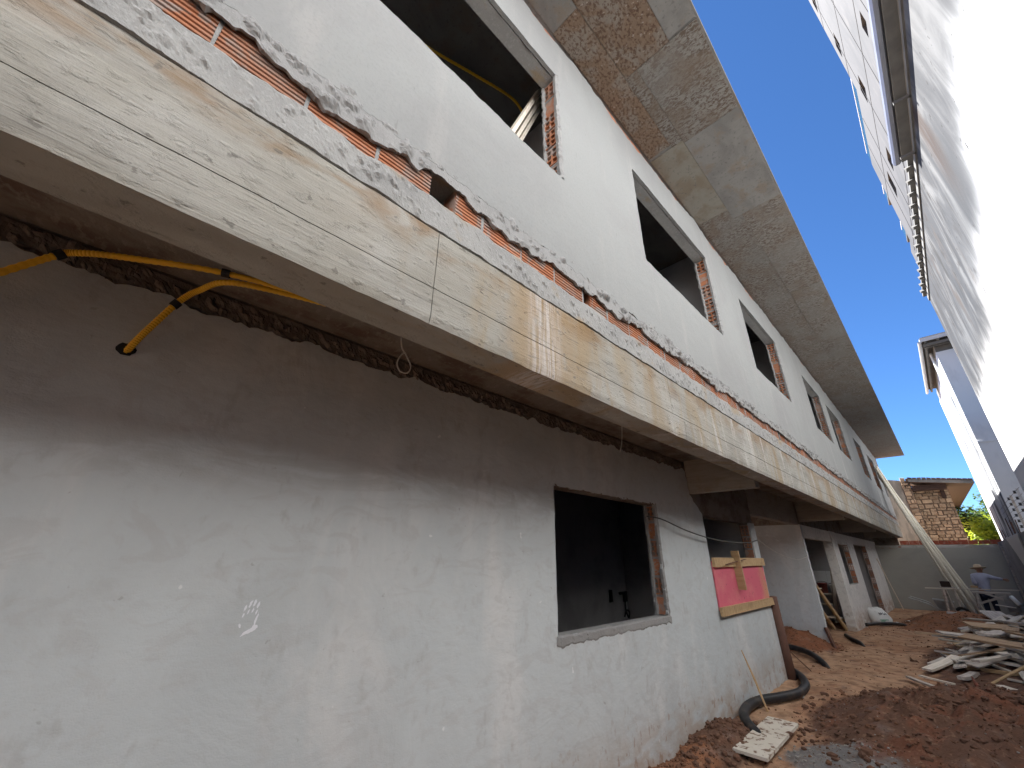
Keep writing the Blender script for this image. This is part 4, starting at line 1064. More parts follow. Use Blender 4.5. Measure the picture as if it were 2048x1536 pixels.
for yy in (20.72, 21.0): WBp(MB().tube([(-0.82, yy, 0.12), (-0.86, yy, -0.13)], 0.015, 6), 'leg', STEEL)
# tube and scraps by the trestle
tag(MB().tube([(0.88, 19.6, 0.66), (0.98, 19.45, 0.45)], 0.055, 12).build('plastic_tube', WHITE_PLASTIC, None, True), 'short white tube propped on the rubble beside the trestle', 'tube')
tag(bar((0.50, 19.5, 0.43), (0.88, 19.45, 0.38), 0.10, 0.02).build('wood_plank', WOOD_LIGHT), 'short curved pale offcut on the heap below the white tube', 'plank')
tag(MB().box((0.72, 19.6, 0.25), (0.98, 19.8, 0.58), 0.02).build('rubble_block', RUBBLE), 'pale broken block under the white tube', 'rubble')
tag(MB().box((-0.58, 18.6, gz(-0.5, 18.6) - 0.02), (-0.34, 18.75, gz(-0.5, 18.6) + 0.05), 0.02).build('paper_scrap', WHITE_PLASTIC), 'crumpled white scrap on the dirt mound by the wheelbarrow', 'scrap')

# ------------------------------------------------------------------ workman
def skin_mesh(name, pts, edges, mt, parent, sub=2, root=0):
    me = bpy.data.meshes.new(name)
    me.from_pydata([p[0] for p in pts], edges, [])
    o = link(name, me, mt, parent)
    md = o.modifiers.new('skin', 'SKIN')
    md.use_smooth_shade = True
    lay = me.skin_vertices
    if not lay:
        bm = bmesh.new(); bm.from_mesh(me); bm.verts.layers.skin.verify(); bm.to_mesh(me); bm.free()
    sk = me.skin_vertices[0].data
    for i, p in enumerate(pts):
        r = p[1]
        sk[i].radius = (r, r) if not hasattr(r, '__len__') else r
        sk[i].use_root = (i == root)
    s = o.modifiers.new('sub', 'SUBSURF'); s.levels = sub; s.render_levels = sub
    return o
px, py, pz = 0.44, 20.95, gz(0.44, 20.95)
PER = empty('person', (px, py, pz), 'workman in straw hat and faded blue long-sleeved shirt seen from behind', 'person')
body = [((0, 0, .74 - pz - .06), .11), ((.02, .02, .98 - pz), .10), ((.03, .05, 1.14 - pz), .10), ((.05, .08, 1.25 - pz), .05), ((.055, .10, 1.31 - pz), (.075, .085)), ((.06, .11, 1.40 - pz), (.08, .09)), ((.06, .11, 1.46 - pz), .05),
        ((.19, .03, 1.16 - pz), .05), ((.34, -.03, 1.10 - pz), .04), ((.49, .03, 1.08 - pz), .026), ((.535, .05, 1.075 - pz), (.035, .014)),
        ((-.15, .03, 1.15 - pz), .05), ((-.17, -.02, .93 - pz), .04), ((-.13, .18, .90 - pz), .026), ((-.12, .23, .90 - pz), (.035, .014)),
        ((.09, 0, .64 - pz - .02), .08), ((.10, .03, .36 - pz), .055), ((.10, 0, .06), .04), ((.11, .12, .03), .03),
        ((-.09, 0, .64 - pz - .02), .08), ((-.10, .04, .36 - pz), .055), ((-.11, 0, .06), .04), ((-.12, .12, .03), .03)]
ed = [(0, 1), (1, 2), (2, 3), (3, 4), (4, 5), (5, 6), (2, 7), (7, 8), (8, 9), (9, 10), (2, 11), (11, 12), (12, 13), (13, 14), (0, 15), (15, 16), (16, 17), (17, 18), (0, 19), (19, 20), (20, 21), (21, 22)]
for hi, dirv, sp in ((10, Vector((1, .1, -.15)), Vector((0, .3, 1))), (14, Vector((.1, 1, -.15)), Vector((1, 0, .2)))):
    c = Vector(body[hi][0]); dirv.normalize(); sp.normalize()
    for k, (o_, L) in enumerate(((-.028, .062), (-.010, .075), (.010, .080), (.028, .070))):
        n = len(body)
        body += [((c + sp * o_ + dirv * .025)[:], .009), ((c + sp * o_ + dirv * L * .7 + Vector((0, 0, -.006)))[:], .008), ((c + sp * o_ + dirv * L + Vector((0, 0, -.022)))[:], .007)]
        ed += [(hi, n), (n, n + 1), (n + 1, n + 2)]
    n = len(body)
    body += [((c + sp * -.040 - dirv * .0)[:], .010), ((c + sp * -.062 + dirv * .028)[:], .008)]
    ed += [(hi, n), (n, n + 1)]
skin_mesh('body', body, ed, SKIN, PER)
shirt = [(Vector(body[i][0])[:], r) for i, r in ((0, (.165, .125)), (1, (.165, .125)), (2, (.175, .12)), (3, .066), (7, .075), (8, .058), (9, .042), (11, .075), (12, .058), (13, .042))]
skin_mesh('shirt', shirt, [(0, 1), (1, 2), (2, 3), (2, 4), (4, 5), (5, 6), (2, 7), (7, 8), (8, 9)], SHIRT, PER)
trs = [((0, 0, .66 - pz), (.15, .115)), (body[15][0], .10), (body[16][0], .075), ((.10, 0, .10), .065), (body[19][0], .10), (body[20][0], .075), ((-.11, 0, .10), .065)]
skin_mesh('trousers', trs, [(0, 1), (1, 2), (2, 3), (0, 4), (4, 5), (5, 6)], TROUSERS, PER)
hb = MB().lathe([(0.0, .135), (.05, .135), (.085, .115), (.098, .06), (.10, .02), (.15, .012), (.195, .030), (.20, .034), (.195, .022), (.15, .002), (.10, .006), (.09, .05), (0, .11)], (0, 0, 0), 22, Matrix.Translation((.055, .11, 1.375 - pz)) @ Matrix.Rotation(R(-8), 4, 'X') @ Matrix.Rotation(R(-6), 4, 'Y'))
hb.build('hat', HAT, PER, True)
for s_ in (-1, 1):
    MB().lathe([(0, -.03), (.010, -.026), (.016, 0), (.010, .026), (0, .03)], (0, 0, 0), 8, Matrix.Translation((.06 + s_ * .082, .10, 1.365 - pz))).build('ear', SKIN, PER, True)

# ------------------------------------------------------------------ store room behind the opening
shf = empty('work_shelf', (-3.0, 16.5, 0), 'rough board shelf inside the dark store room', 'shelf')
child_fix(MB().box((-3.6, 16.15, 0.64), (-2.4, 16.78, 0.67), 0.003).build('board', WOOD_LIGHT, shf), shf)
for xx in (-3.5, -2.5):
    child_fix(MB().box((xx, 16.2, -0.1), (xx + 0.06, 16.26, 0.64)).build('leg', WOOD_GREY, shf), shf)
for i in range(7):
    o = MB().box((-0.085, -0.006, 0), (0.085, 0.006, 0.33)).build('wall_tile', TILE_WHITE)
    o.location = (-3.55 + 0.176 * i, 16.70, 0.95); o.rotation_euler = (R(-8), 0, R(random.uniform(-3, 3)))
    tag(o, ('first', 'second', 'third', 'fourth', 'fifth', 'sixth', 'seventh')[i] + ' white tile from the left in the row behind the buckets', 'tile', 'white tiles on the store room shelf')
tag(MB().box((-3.66, 16.62, 0.67), (-2.42, 16.79, 0.945)).build('cement_ledge', ROOM_WALL), 'grey ledge carrying the row of white tiles', 'ledge')
def bucket(loc, r, h, mt, lab, tilt=0):
    b = empty('bucket', loc, lab, 'bucket', 'buckets in the store room')
    b.rotation_euler = (0, R(tilt), 0)
    MB().lathe([(0, 0), (r * .8, 0), (r, h), (r * 1.06, h), (r * 1.06, h - .02), (r * .97, h - .02), (r * .77, .02), (0, .02)], (0, 0, 0), 18).build('pail', mt, b, True)
    hp = [(r * math.cos(a), 0.02 * math.sin(a), h + 0.35 * r * math.sin(a)) for a in [math.pi * k / 10 for k in range(11)]]
    MB().tube(hp, 0.006, 5).build('handle', WIRE_DARK, b)
bucket((-3.05, 16.42, 0.672), 0.13, 0.27, RED_PLASTIC, 'dull red plastic bucket on the shelf, with the blue rag beside it')
bucket((-2.78, 16.45, 0.672), 0.10, 0.24, WHITE_PLASTIC, 'white plastic bucket just right of the red one')
bucket((-2.58, 16.42, 0.672), 0.09, 0.20, STEEL, 'grey bucket nearest the concrete pillar')
rg = MB().lathe([(0, 0.05), (.05, .045), (.09, .02), (.07, -.03), (0, -.05)], (-3.2, 16.4, 0.9), 10)
tag(MB().box((-3.36, 16.3, 0.672), (-3.18, 16.5, 0.95), 0.02).build('blue_can', BLUE_PLASTIC), 'dark blue container on the shelf left of the red bucket', 'container')
bucket((-2.62, 12.5, gz(-2.62, 12.5)), 0.15, 0.30, RED_PLASTIC, 'dull red bucket on the floor behind the foot of the ladder')
for k, (y0, dz, lab) in enumerate(((15.15, 1.75, 'pale plank leaning inside the far window, nearer the pillar'), (15.75, 1.55, 'grey plank leaning inside the far window, nearer the brick jamb'))):
    tag(bar((-2.75, y0 + 0.25, 0.0), (-2.42, y0, dz), 0.10, 0.03).build('wood_plank', WOOD_LIGHT if k == 0 else WOOD_GREY), lab, 'plank', 'planks leaning in the store room')
for k, (x0, y0, mt_, lab) in enumerate(((-3.3, 15.9, WOOD_GREY, 'dark timber offcut under the store room shelf, left one'), (-2.8, 15.6, WOOD_PINE, 'tan timber offcut on the store room floor by the pillar'))):
    tag(bar((x0, y0, 0.04), (x0 + 0.5, y0 + 0.3, 0.10), 0.12, 0.05).build('wood_plank', mt_), lab, 'plank', 'offcuts on the store room floor')
LD = empty('wooden_ladder', (-2.4, 14.1, 0), 'rough wooden ladder leaning in the store room opening', 'ladder')
def LDp(mb, name, mt=WOOD_PINE): return child_fix(mb.build(name, mt, LD), LD)
l0, l1 = Vector((-2.36, 14.12, 0.0)), Vector((-2.62, 11.35, 2.0))
off = Vector((-0.24, -0.06, 0))
LDp(bar(l0, l1, 0.045, 0.08), 'rail'); LDp(bar(l0 + off, l1 + off, 0.045, 0.08), 'rail')
for t_ in (0.12, 0.28, 0.46, 0.64, 0.82):
    c = l0.lerp(l1, t_) + Vector((0, 0, 0.045)); LDp(bar(c + off * -0.25, c + off * 1.25, 0.10, 0.022), 'rung', WOOD_LIGHT)
# cement sack
SK = MB()
for k in range(13):
    t_ = k / 12
    for a_ in range(16):
        a = 2 * math.pi * a_ / 16
        wv = 0.27 * (math.sin(math.pi * min(1, t_ * 0.90 + 0.10)) ** 0.5)
        p = Vector((0.85 * wv * math.cos(a), wv * math.sin(a), 0.50 * t_))
        p *= 1 + 0.16 * fbm(p.x * 8, p.y * 8, p.z * 8, 4)
        p.x -= 0.20 * t_ * t_
        SK.v.append(p)
for k in range(12):
    for a_ in range(16):
        a = k * 16 + a_; b = k * 16 + (a_ + 1) % 16
        SK.f.append((a, b, b + 16, a + 16))
SK.f.append(tuple(reversed(range(16)))); SK.f.append(tuple(range(12 * 16, 13 * 16)))
sk = empty('cement_sack', (-1.90, 16.75, gz(-1.9, 16.75) - 0.02), 'crumpled white printed sack slumped against the far wall', 'sack')
sk.rotation_euler = (0, R(-10), R(-48))
SK.build('bag', WHITE_PLASTIC, sk, True)
def decal(y0, y1, z0, z1, mt, name):
    mb = MB(); n = 8
    for i in range(n + 1):
        t = i / n; yy = y0 + (y1 - y0) * t
        for z in (z0, z1):
            wv = 0.27 * (math.sin(math.pi * min(1, z / .50 * 0.90 + 0.10)) ** 0.5)
            xx = (0.85 * wv * math.sqrt(max(0, 1 - (yy / wv) ** 2))) * (1 + 0.16 * fbm(0.85 * wv * 8, yy * 8, z * 8, 4)) - 0.20 * (z / .50) ** 2 + 0.012
            mb.v.append((xx, yy, z)); 
    for i in range(n): mb.f.append((2 * i, 2 * i + 2, 2 * i + 3, 2 * i + 1))
    mb.build(name, mt, sk)
decal(-0.16, 0.05, 0.04, 0.16, GREEN_PRINT, 'green_print')
for k_ in range(4): decal(-0.10 + 0.045 * k_, -0.075 + 0.045 * k_, 0.27, 0.33, DARK_PRINT, 'dark_print')

# ------------------------------------------------------------------ hoses, rods, boards in front
def hose(pts, r, lab, grp='black hoses on the dirt'):
    mb = MB(); P = spline(pts, 10)
    rr = [r * (1 + 0.05 * (i % 2)) for i in range(len(P))]
    tag(mb.tube(P, rr, 12).build('black_hose', BLACK_HOSE, None, True), lab, 'hose', grp)
hose([(-2.62, 9.2, 0.05), (-2.36, 8.45, 0.05), (-2.06, 7.95, 0.055), (-1.91, 7.58, 0.06), (-1.84, 7.28, 0.06), (-1.84, 6.86, 0.06), (-1.95, 6.48, 0.065), (-2.06, 6.22, 0.065), (-2.10, 5.90, 0.065), (-2.05, 5.56, 0.065), (-1.93, 5.30, 0.06), (-1.79, 5.12, 0.04), (-1.68, 5.0, 0.0)], 0.048, 'thick black hose snaking past the wall corner to the pale board')
hose([(-3.2, 10.25, 0.03), (-2.72, 10.08, 0.07), (-2.47, 9.95, 0.07), (-2.22, 9.68, 0.06), (-2.0, 9.25, 0.03), (-1.9, 9.05, -0.04)], 0.045, 'short black hose emerging from the red soil in the passage')
hose([(-2.2, 12.9, 0.02), (-2.05, 12.4, 0.03), (-1.85, 12.0, 0.02), (-1.75, 11.7, -0.03)], 0.04, 'black hose end at the foot of the wooden ladder')
hose([(-2.15, 15.6, 0.0), (-1.9, 16.2, 0.0), (-1.65, 16.6, -0.02), (-1.5, 16.75, -0.04), (-1.4, 16.9, -0.1)], 0.04, 'black hose lying in front of the white sack')
bo = bar((-1.695, 4.56, 0.055), (-1.69, 5.60, 0.075), 0.275, 0.025).build('plywood_board', WOOD_PALE)
tag(bo, 'pale board with mud splashes lying on the dirt by the hose end', 'board')
tag(MB().tube([(-1.97, 6.07, 0.0), (-2.04, 6.05, 0.3), (-2.12, 6.03, 0.58)], [0.012, 0.013, 0.006], 6).build('wooden_stake', WOOD_PINE), 'thin pointed stake leaning against the plaster by the hose', 'stake')
tag(MB().tube([(-2.02, 8.5, 0.02), (-2.2, 8.3, 0.28), (-2.42, 8.1, 0.56)], 0.008, 6).build('steel_rod', RUST), 'thin rusty rod leaning behind the corner pipe', 'rod')
rpipe = MB()
rpipe.tube([(-2.125, 7.84, -0.05), (-2.135, 7.82, 0.5), (-2.14, 7.80, 1.07)], 0.062, 12)
tag(rpipe.build('rusty_pipe', RUST, None, True), 'dark rusty pipe standing at the corner below the pink board', 'pipe')
tag(bar((-2.17, 11.0 - 0.05, 0.36), (-2.08, 10.9, -0.05), 0.05, 0.05).build('wooden_peg', RUST), 'short dark stump at the foot of the passage wall', 'stump')
# pink board shutter over the second window
PB = empty('board_shutter', (-2.14, 6.7, 1.0), 'pink painted board with wooden battens closing the lower part of a window', 'shutter')
def PBp(mb, name, mt): return child_fix(mb.build(name, mt, PB), PB)
PBp(MB().box((-2.168, 5.675, 1.02), (-2.150, 7.70, 1.57)), 'board', PINK)
for nm, y0, y1, z0, z1, x1 in (('batten', 5.67, 7.73, 1.505, 1.615, -2.118), ('batten', 5.655, 7.76, 0.965, 1.06, -2.116)):
    o = PBp(MB().box((-2.1495, y0, z0), (x1, y1, z1), 0.006), nm, WOOD_PINE)
PBp(bar((-2.10, 6.44, 1.22), (-2.10, 6.40, 1.70), 0.10, 0.03), 'upright', WOOD_PINE)
PBp(MB().tube([(-2.09, 5.95, 1.53), (-2.08, 6.75, 1.60)], 0.006, 5), 'tie_rod', RUST)
# cables
def cable(pts, r, lab, mt=WIRE_DARK, name='hanging_cable', grp=None):
    tag(MB().tube(spline(pts, 8), r, 6).build(name, mt), lab, 'cable', grp)
cable([(-2.22, 4.25, 2.02), (-2.12, 4.40, 1.99), (-2.09, 4.9, 1.90), (-2.09, 5.6, 1.835), (-2.09, 6.4, 1.81), (-2.10, 7.1, 1.83), (-2.12, 7.62, 1.88)], 0.008, 'dark cable sagging from the dark window to the boarded one')
cable([(-2.12, 7.64, 1.88), (-2.12, 8.6, 1.70), (-2.12, 9.8, 1.60), (-2.16, 11.0, 1.66)], 0.003, 'thin wire sagging across the open passage', WIRE_PALE)
cable([(-1.60, 0.795, 2.80), (-1.60, 0.80, 2.65), (-1.60, 0.81, 2.54), (-1.60, 0.84, 2.50), (-1.60, 0.872, 2.45), (-1.60, 0.86, 2.41), (-1.60, 0.82, 2.405), (-1.60, 0.80, 2.44), (-1.60, 0.815, 2.49), (-1.60, 0.835, 2.51)], 0.0035, 'looped pale wire dangling from the ceiling, nearer the yellow conduit', WIRE_PALE, 'dangling_wire')
cable([(-1.60, 2.82, 2.80), (-1.60, 2.83, 2.62), (-1.60, 2.80, 2.45), (-1.60, 2.76, 2.36)], 0.004, 'short pale wire end hanging from the ceiling, nearer the dark window', WIRE_PALE, 'dangling_wire')
# yellow conduits
def conduit(pts, lab, tape=()):
    P = spline(pts, 44)
    e = empty('yellow_conduit', P[0], lab, 'conduit', 'yellow corrugated conduits')
    rr = [0.0118 * (1 + 0.16 * ((i // 2) % 2)) for i in range(len(P))]
    child_fix(MB().tube(P, rr, 10).build('tube', YELLOW, e, True), e)
    for t_ in tape:
        i = int(t_ * (len(P) - 2))
        child_fix(MB().tube([P[i], P[i] + (P[i + 1] - P[i]).normalized() * 0.03], 0.019, 10).build('tape', BLACK_TAPE, e), e)
conduit([(-2.12, -0.78, 2.12), (-2.12, -0.60, 2.38), (-2.11, -0.42, 2.635), (-2.09, -0.355, 2.685), (-2.03, -0.2, 2.715), (-1.90, 0.10, 2.735), (-1.82, 0.48, 2.745), (-1.72, 1.2, 2.76)], 'yellow conduit running up the wall and along the overhang ceiling', (0.30, 0.71))
conduit([(-1.79, 0.62, 2.735), (-1.86, 0.32, 2.725), (-1.92, 0.11, 2.705), (-2.06, 0.03, 2.695), (-2.10, -0.02, 2.63), (-2.125, -0.07, 2.50), (-2.15, -0.105, 2.40), (-2.22, -0.13, 2.33)], 'yellow conduit bending down into a hole in the plaster', (0.58,))
tag(sheet('wall_hole_shade', [(-0.12 + 0.032 * math.cos(a) * (1 + .3 * fbm(math.cos(a) * 2, math.sin(a) * 2, 3, 3)), 2.375 + 0.026 * math.sin(a) * (1 + .3 * fbm(math.cos(a) * 2, math.sin(a) * 2, 8, 3))) for a in [2 * math.pi * k / 20 for k in range(20)]], [], FX(-2.1675), 0.002, BLACK_TAPE), None)  # flat black disc, its colour stands for the shade inside the hole
bpy.data.objects['wall_hole_shade'].parent = lcore
conduit([(-2.12, 0.55, 5.80), (-2.04, 0.96, 5.82), (-1.93, 1.35, 5.825), (-1.83, 1.71, 5.815), (-1.81, 1.86, 5.75), (-1.81, 1.92, 5.6)], 'yellow conduit on the ceiling inside the nearest upper window')
# planks inside the nearest upper window
for k, (dx, dy, lab) in enumerate(((0, 0, 'leftmost'), (-0.03, 0.055, 'middle'), (-0.055, 0.105, 'rightmost'))):
    tag(bar((-1.44 + dx, 1.24 + dy, 4.15), (-1.52 + dx, 1.80 + dy, 5.62), 0.05, 0.03).build('wood_plank', WOOD_LIGHT), lab + ' of three pale planks leaning inside the nearest upper window', 'plank', 'planks inside the upper window')
# electrical boxes with loose cable on the back wall of the lower room
eb = empty('junction_box', (-4.59, 7.5, 0.8), 'dark chased boxes and cable stubs on the wall of the dark room', 'junction box')
for a in (((-4.598, 7.03, 0.86), (-4.57, 7.12, 1.05)), ((-4.598, 7.50, 0.84), (-4.57, 7.62, 0.98)), ((-4.598, 7.36, 0.97), (-4.57, 7.62, 1.01))):
    child_fix(MB().box(*a, 0.008).build('box', BLACK_TAPE, eb), eb)
child_fix(MB().tube(spline([(-4.58, 7.55, 0.86), (-4.56, 7.5, 0.7), (-4.56, 7.58, 0.58), (-4.56, 7.62, 0.66), (-4.56, 7.52, 0.7), (-4.56, 7.44, 0.6)], 6), 0.014, 6).build('cable_stub', BLACK_TAPE, eb), eb)

# ------------------------------------------------------------------ scrap timber heap
PG = 'scrap planks in the timber heap'
def plank(p0, p1, wd, th, mt, lab, roll=0.0, cat='plank', grp=PG):
    p0, p1 = Vector(p0), Vector(p1)
    d = p1 - p0; L = d.length; x = d.normalized()
    s = x.cross(Vector((0, 0, 1))).normalized(); u = s.cross(x)
    q = Matrix.Rotation(roll, 3, x); s = q @ s; u = q @ u
    M = Matrix((x, s, u)).transposed().to_4x4(); M.translation = p0
    mb = MB(); n0 = 0
    n = 4
    j1 = [random.uniform(-.02, .02) for _ in range(4)]
    for i in range(n + 1):
        t = i / n; xx = L * t + (j1[0] if i == 0 else j1[1] if i == n else 0)
        sag = -0.01 * math.sin(math.pi * t) * L
        for a, b in ((-wd / 2, -th / 2), (wd / 2, -th / 2), (wd / 2, th / 2), (-wd / 2, th / 2)):
            mb.v.append(Vector((xx + (j1[2] * (1 if a > 0 else -1) if i in (0, n) else 0), a + random.uniform(-.003, .003), b + sag)))
    for i in range(n):
        for k in range(4):
            a = i * 4 + k; b = i * 4 + (k + 1) % 4
            mb.f.append((a, b, b + 4, a + 4))
    mb.f += [(3, 2, 1, 0), tuple(n * 4 + k for k in range(4))]
    o = mb.build('wood_plank', mt); o.matrix_world = M
    return tag(o, lab, cat, grp)
plank((0.30, 18.2, 0.34), (0.58, 15.75, 0.24), 0.42, 0.025, WOOD_GREY, 'broad grey-white board topping the far end of the timber heap')
plank((0.55, 15.4, 0.27), (0.72, 13.2, 0.26), 0.24, 0.03, WOOD_GREY, 'grey board sloping right just in front of the broad far board')
plank((0.10, 13.04, 0.34), (-0.29, 11.07, 0.18), 0.19, 0.028, WOOD_GREY, 'long grey board pointing at the camera from the heap middle')
plank((0.06, 12.04, 0.32), (-0.32, 10.11, 0.19), 0.13, 0.022, WOOD_LIGHT, 'whitish narrow board lying over the long grey one')
plank((0.17, 12.14, 0.27), (-0.22, 10.2, 0.17), 0.10, 0.05, WOOD_PINE, 'thick yellowish plank beside the whitish narrow board', 0.3)
plank((0.45, 13.26, 0.32), (0.22, 11.2, 0.26), 0.08, 0.03, WOOD_LIGHT, 'pale straight batten on the right side of the heap')
plank((-0.40, 10.72, 0.16), (-0.76, 9.71, 0.06), 0.13, 0.03, WOOD_LIGHT, 'pale plank sticking out furthest left from the heap')
plank((-0.48, 11.0, 0.12), (-0.72, 10.2, 0.07), 0.10, 0.03, WOOD_GREY, 'dull grey plank tucked behind the leftmost pale one')
plank((-0.10, 10.46, 0.22), (0.45, 9.95, 0.21), 0.06, 0.03, WOOD_LIGHT, 'pale strip crossing the heap to the right edge')
plank((-0.09, 10.40, 0.17), (0.12, 10.1, 0.13), 0.05, 0.025, WOOD_LIGHT, 'short pale strip slanting below the crossing strip')
plank((-0.29, 10.07, 0.11), (0.40, 9.80, 0.16), 0.06, 0.04, WOOD_PINE, 'tan batten low in the heap running to the right edge')
plank((-0.05, 9.10, 0.09), (0.30, 8.70, 0.09), 0.10, 0.03, WOOD_LIGHT, 'pale board end low at the right edge beside the pickaxe handle')
plank((-0.82, 9.11, 0.075), (-0.48, 8.95, 0.06), 0.04, 0.02, WOOD_LIGHT, 'thin pale lath at the near left foot of the heap')
plank((-0.94, 9.04, 0.05), (-0.66, 8.62, 0.05), 0.06, 0.025, WOOD_GREY, 'grey lath lying just in front of the thin pale lath')
plank((-0.37, 9.15, 0.11), (-0.24, 9.66, 0.11), 0.09, 0.04, WOOD_GREY, 'stubby grey offcut behind the pickaxe head')
plank((-0.58, 13.47, gz(-.5, 13.4) + .03), (-0.30, 13.28, gz(-.3, 13.3) + .03), 0.06, 0.02, WOOD_LIGHT, 'lone pale strip on the dirt left of the heap')
plank((-0.53, 8.42, gz(-.5, 8.4) + .02), (-0.37, 8.40, gz(-.4, 8.4) + .03), 0.05, 0.025, WOOD_LIGHT, 'small pale chip on dark soil left of the pickaxe')
plank((0.03, 15.73, 0.23), (0.24, 14.6, 0.21), 0.22, 0.025, WOOD_GREY, 'short grey board left of and below the broad far board')
plank((-0.30, 13.7, 0.12), (-0.12, 13.6, 0.12), 0.10, 0.03, WOOD_GREY, 'small grey block on the left upper flank of the heap')
plank((-0.31, 15.9, gz(-.3, 15.9) + .03), (-0.10, 16.3, gz(-.1, 16.3) + .03), 0.04, 0.02, WOOD_LIGHT, 'thin pale strip on the red mound behind the heap')
plank((0.10, 11.3, 0.24), (0.62, 11.0, 0.25), 0.20, 0.03, WOOD_GREY, 'wide grey board crossing under the pale batten')
plank((0.05, 10.35, 0.20), (0.6, 10.2, 0.23), 0.14, 0.03, WOOD_GREY, 'grey board across the right front of the heap')
rq = random.Random(21)
for i in range(84):
    for _ in range(40):
        cx, cy = rq.uniform(-0.45, 0.95), rq.uniform(8.9, 16.0)
        if cx > -0.62 + 0.06 * abs(cy - 10): break
    a = rq.choice([rq.gauss(1.40, .22), rq.gauss(1.40, .22), rq.gauss(1.75, .25), rq.uniform(0, 3.14)])
    L = rq.uniform(0.35, 1.3)
    core_d = max(0, 1 - abs(cx - 0.45) / 1.1) * max(0, 1 - abs(cy - 11.8) / 4.5)
    zc = gz(cx, cy) + 0.025 + core_d * rq.uniform(0.02, 0.30)
    d = Vector((math.cos(a), math.sin(a), rq.uniform(-.06, .06))) * L / 2
    c = Vector((cx, cy, zc))
    near = 'front' if cy < 10.8 else 'middle' if cy < 13 else 'rear'
    plank(c - d, c + d, rq.uniform(.05, .20), rq.uniform(.018, .035), rq.choice([WOOD_GREY, WOOD_GREY, WOOD_GREY, WOOD_LIGHT, WOOD_LIGHT, WOOD_PINE]), 'one of the jumbled offcuts half buried in the %s of the timber heap' % near, rq.uniform(-.35, .35), 'offcut', 'jumbled offcuts in the %s of the heap' % near)
rb = random.Random(77)
BIG = ['broad weathered board high on the right of the timber heap', 'long warm brown plank stacked near the top of the heap']
for i in range(48):
    cx, cy = rb.uniform(-0.05, 0.85), rb.uniform(10.0, 15.2)
    a = rb.choice([rb.gauss(1.42, .2), rb.gauss(1.7, .3), rb.uniform(0, 3.14)])
    L = rb.uniform(0.8, 2.0)
    d = Vector((math.cos(a), math.sin(a), rb.uniform(-.08, .08))) * L / 2
    c = Vector((cx, cy, gz(cx, cy) + 0.06 + rb.uniform(0.05, 0.46) * min(1.0, 0.40 + cx)))
    k_ = rb.random()
    plank(c - d, c + d, rb.uniform(.10, .24), rb.uniform(.02, .035), WOOD_GREY if k_ < .40 else WOOD_LIGHT if k_ < .65 else WOOD_BROWN, BIG[1] if k_ >= .65 else BIG[0], rb.uniform(-.3, .3), 'plank', 'upper planks of the heap' if k_ < .65 else 'brown planks of the heap')
# pickaxe
PK = empty('pickaxe', (-0.2, 8.4, 0.1), 'pickaxe with wooden handle and rusty red head beside the heap', 'pickaxe')
child_fix(MB().tube([(-0.215, 8.38, 0.135), (0.05, 8.9, 0.235), (0.30, 9.37, 0.33)], [0.018, 0.016, 0.019], 8).build('handle', WOOD_PINE, PK, True), PK)
hd = spline([(-0.25, 8.50, 0.25), (-0.232, 8.42, 0.18), (-0.215, 8.37, 0.13), (-0.19, 8.24, 0.085), (-0.175, 8.08, 0.045)], 4)
child_fix(MB().tube(hd, [0.006, 0.010, 0.013, 0.016, 0.019, 0.022, 0.025, 0.028, 0.030, 0.026, 0.024, 0.022, 0.020, 0.017, 0.014, 0.010, 0.006], 8).build('head', RUST_RED, PK, True), PK)

# ------------------------------------------------------------------ loose soil, rubble and scraps
ICO = [(0, 0, -1), (.72, -.53, -.45), (-.28, -.85, -.45), (-.89, 0, -.45), (-.28, .85, -.45), (.72, .53, -.45), (.28, -.85, .45), (-.72, -.53, .45), (-.72, .53, .45), (.28, .85, .45), (.89, 0, .45), (0, 0, 1)]
ICF = [(0, 1, 2), (1, 0, 5), (0, 2, 3), (0, 3, 4), (0, 4, 5), (1, 5, 10), (2, 1, 6), (3, 2, 7), (4, 3, 8), (5, 4, 9), (1, 10, 6), (2, 6, 7), (3, 7, 8), (4, 8, 9), (5, 9, 10), (6, 10, 11), (7, 6, 11), (8, 7, 11), (9, 8, 11), (10, 9, 11)]
def scatter(name, n, region, smin, smax, mt, label, seed):
    rr = random.Random(seed); mb = MB()
    for _ in range(n):
        x, y = region(rr)
        s = smin * (smax / smin) ** (rr.random() ** 3.0)
        z = gz(x, y) + s * 0.25
        k = len(mb.v); sx, sy, sz = s * rr.uniform(.7, 1.3), s * rr.uniform(.7, 1.3), s * rr.uniform(.5, .9)
        for v in ICO: mb.v.append((x + v[0] * sx * rr.uniform(.75, 1.2), y + v[1] * sy * rr.uniform(.75, 1.2), z + v[2] * sz * rr.uniform(.75, 1.2)))
        mb.f += [tuple(k + i for i in f) for f in ICF]
    tag(mb.build(name, mt), label, None, None, 'stuff')
def in_heap(ids):
    def f(rr):
        h = HEAPS[rr.choice(ids)]
        a = rr.uniform(0, 6.28); r = rr.random() ** 0.6
        return h[0] + h[2] * 1.15 * r * math.cos(a), h[1] + h[3] * 1.15 * r * math.sin(a)
    return f
scatter('dark_clods', 5200, in_heap([3, 3, 3, 4, 5, 6]), 0.004, 0.038, CLOD, 'dark moist clods strewn over the spoil heaps', 1)
scatter('red_clods', 3400, in_heap([0, 1, 2, 3, 8, 8, 8, 7]), 0.004, 0.030, CLOD_RED, 'loose red earth crumbs on the mounds', 2)
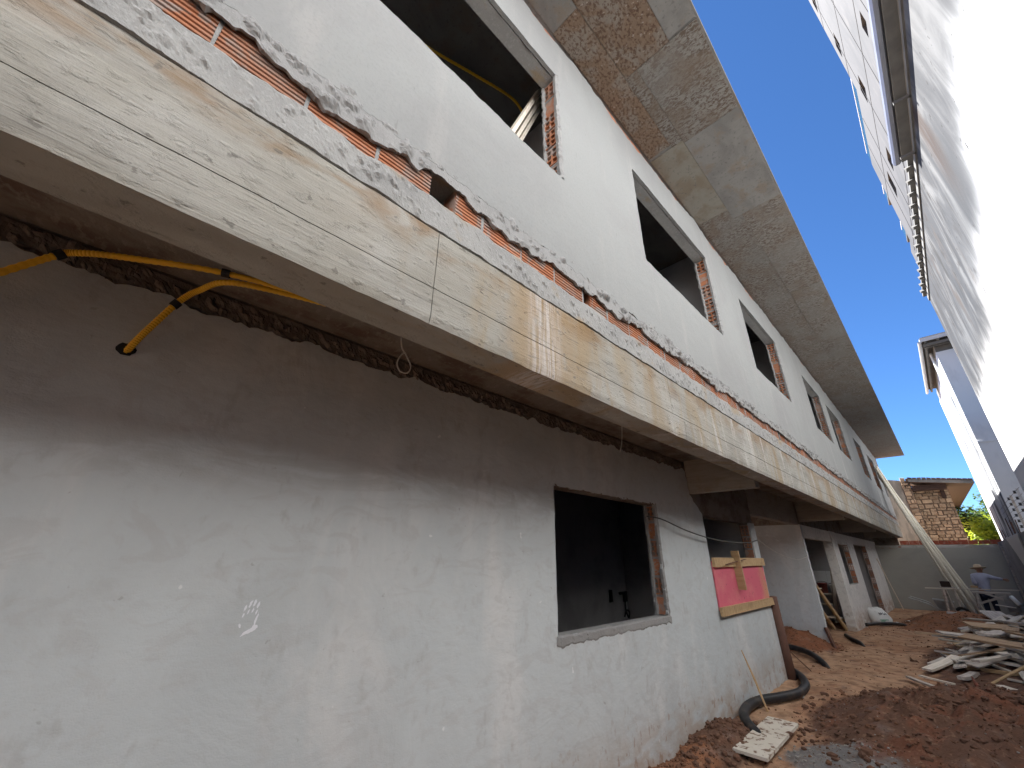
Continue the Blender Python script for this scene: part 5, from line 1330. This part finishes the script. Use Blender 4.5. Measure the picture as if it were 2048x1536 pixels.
scatter('path_gravel', 1500, lambda rr: (rr.uniform(-2.1, -0.4), 3.6 + 15 * rr.random() ** 1.6), 0.004, 0.020, CLOD_RED, 'small crumbs scattered over the trodden path', 3)
scatter('cement_crumbs', 900, in_heap([9, 9, 9, 3]), 0.003, 0.016, RUBBLE, 'grey mortar crumbs by the muddy board', 4)
rr = random.Random(8)
for i, (x, y, s, lab) in enumerate(((-1.84, 6.95, 0.05, 'tan rubble lump against the wall by the hose bend'), (-2.0, 6.75, 0.04, 'yellowish mortar lump at the wall foot beside the hose'), (-1.52, 5.75, 0.035, 'dark clod just behind the muddy board'), (-1.56, 5.28, 0.03, 'dark clod lying on the muddy board'),
                                (-0.9, 8.15, 0.06, 'flat grey cement scrap near the heap'), (-1.28, 7.7, 0.06, 'large grey-brown lump on the crest of the dark heap'), (-0.25, 6.4, 0.05, 'pale stone low on the dark spoil heap'), (0.0, 6.9, 0.07, 'grey block at the lower right on dark soil'))):
    mb = MB()
    zz = gz(x, y) + s * .35 + (0.075 if 'lying on' in lab else 0)
    for v in ICO: mb.v.append((v[0] * s * rr.uniform(.8, 1.5), v[1] * s * rr.uniform(.8, 1.6), v[2] * s * rr.uniform(.5, .8)))
    mb.f += ICF
    o = mb.build('rubble_lump', CLOD if 'dark' in lab or 'brown' in lab else RUBBLE); o.location = (x, y, zz)
    tag(o, lab, 'rubble', 'loose lumps')
for x, y, lab in ((-1.7, 17.6, 'white paper scrap on the dirt past the sack'), (-1.45, 17.9, 'white scrap furthest from the sack'), (-2.6, 11.3, 'white scrap on the red soil in the passage')):
    mb = MB(); n = 5
    for i in range(n):
        for k in range(n): mb.v.append((0.05 * (i - 2) / 2 + rr.uniform(-.01, .01), 0.08 * (k - 2) / 2, 0.02 + rr.uniform(-.015, .03)))
    for i in range(n - 1):
        for k in range(n - 1):
            a = i * n + k; mb.f.append((a, a + n, a + n + 1, a + 1))
    o = mb.build('paper_scrap', WHITE_PLASTIC); o.location = (x, y, gz(x, y) + 0.01); tag(o, lab, 'scrap', 'white scraps on the ground')
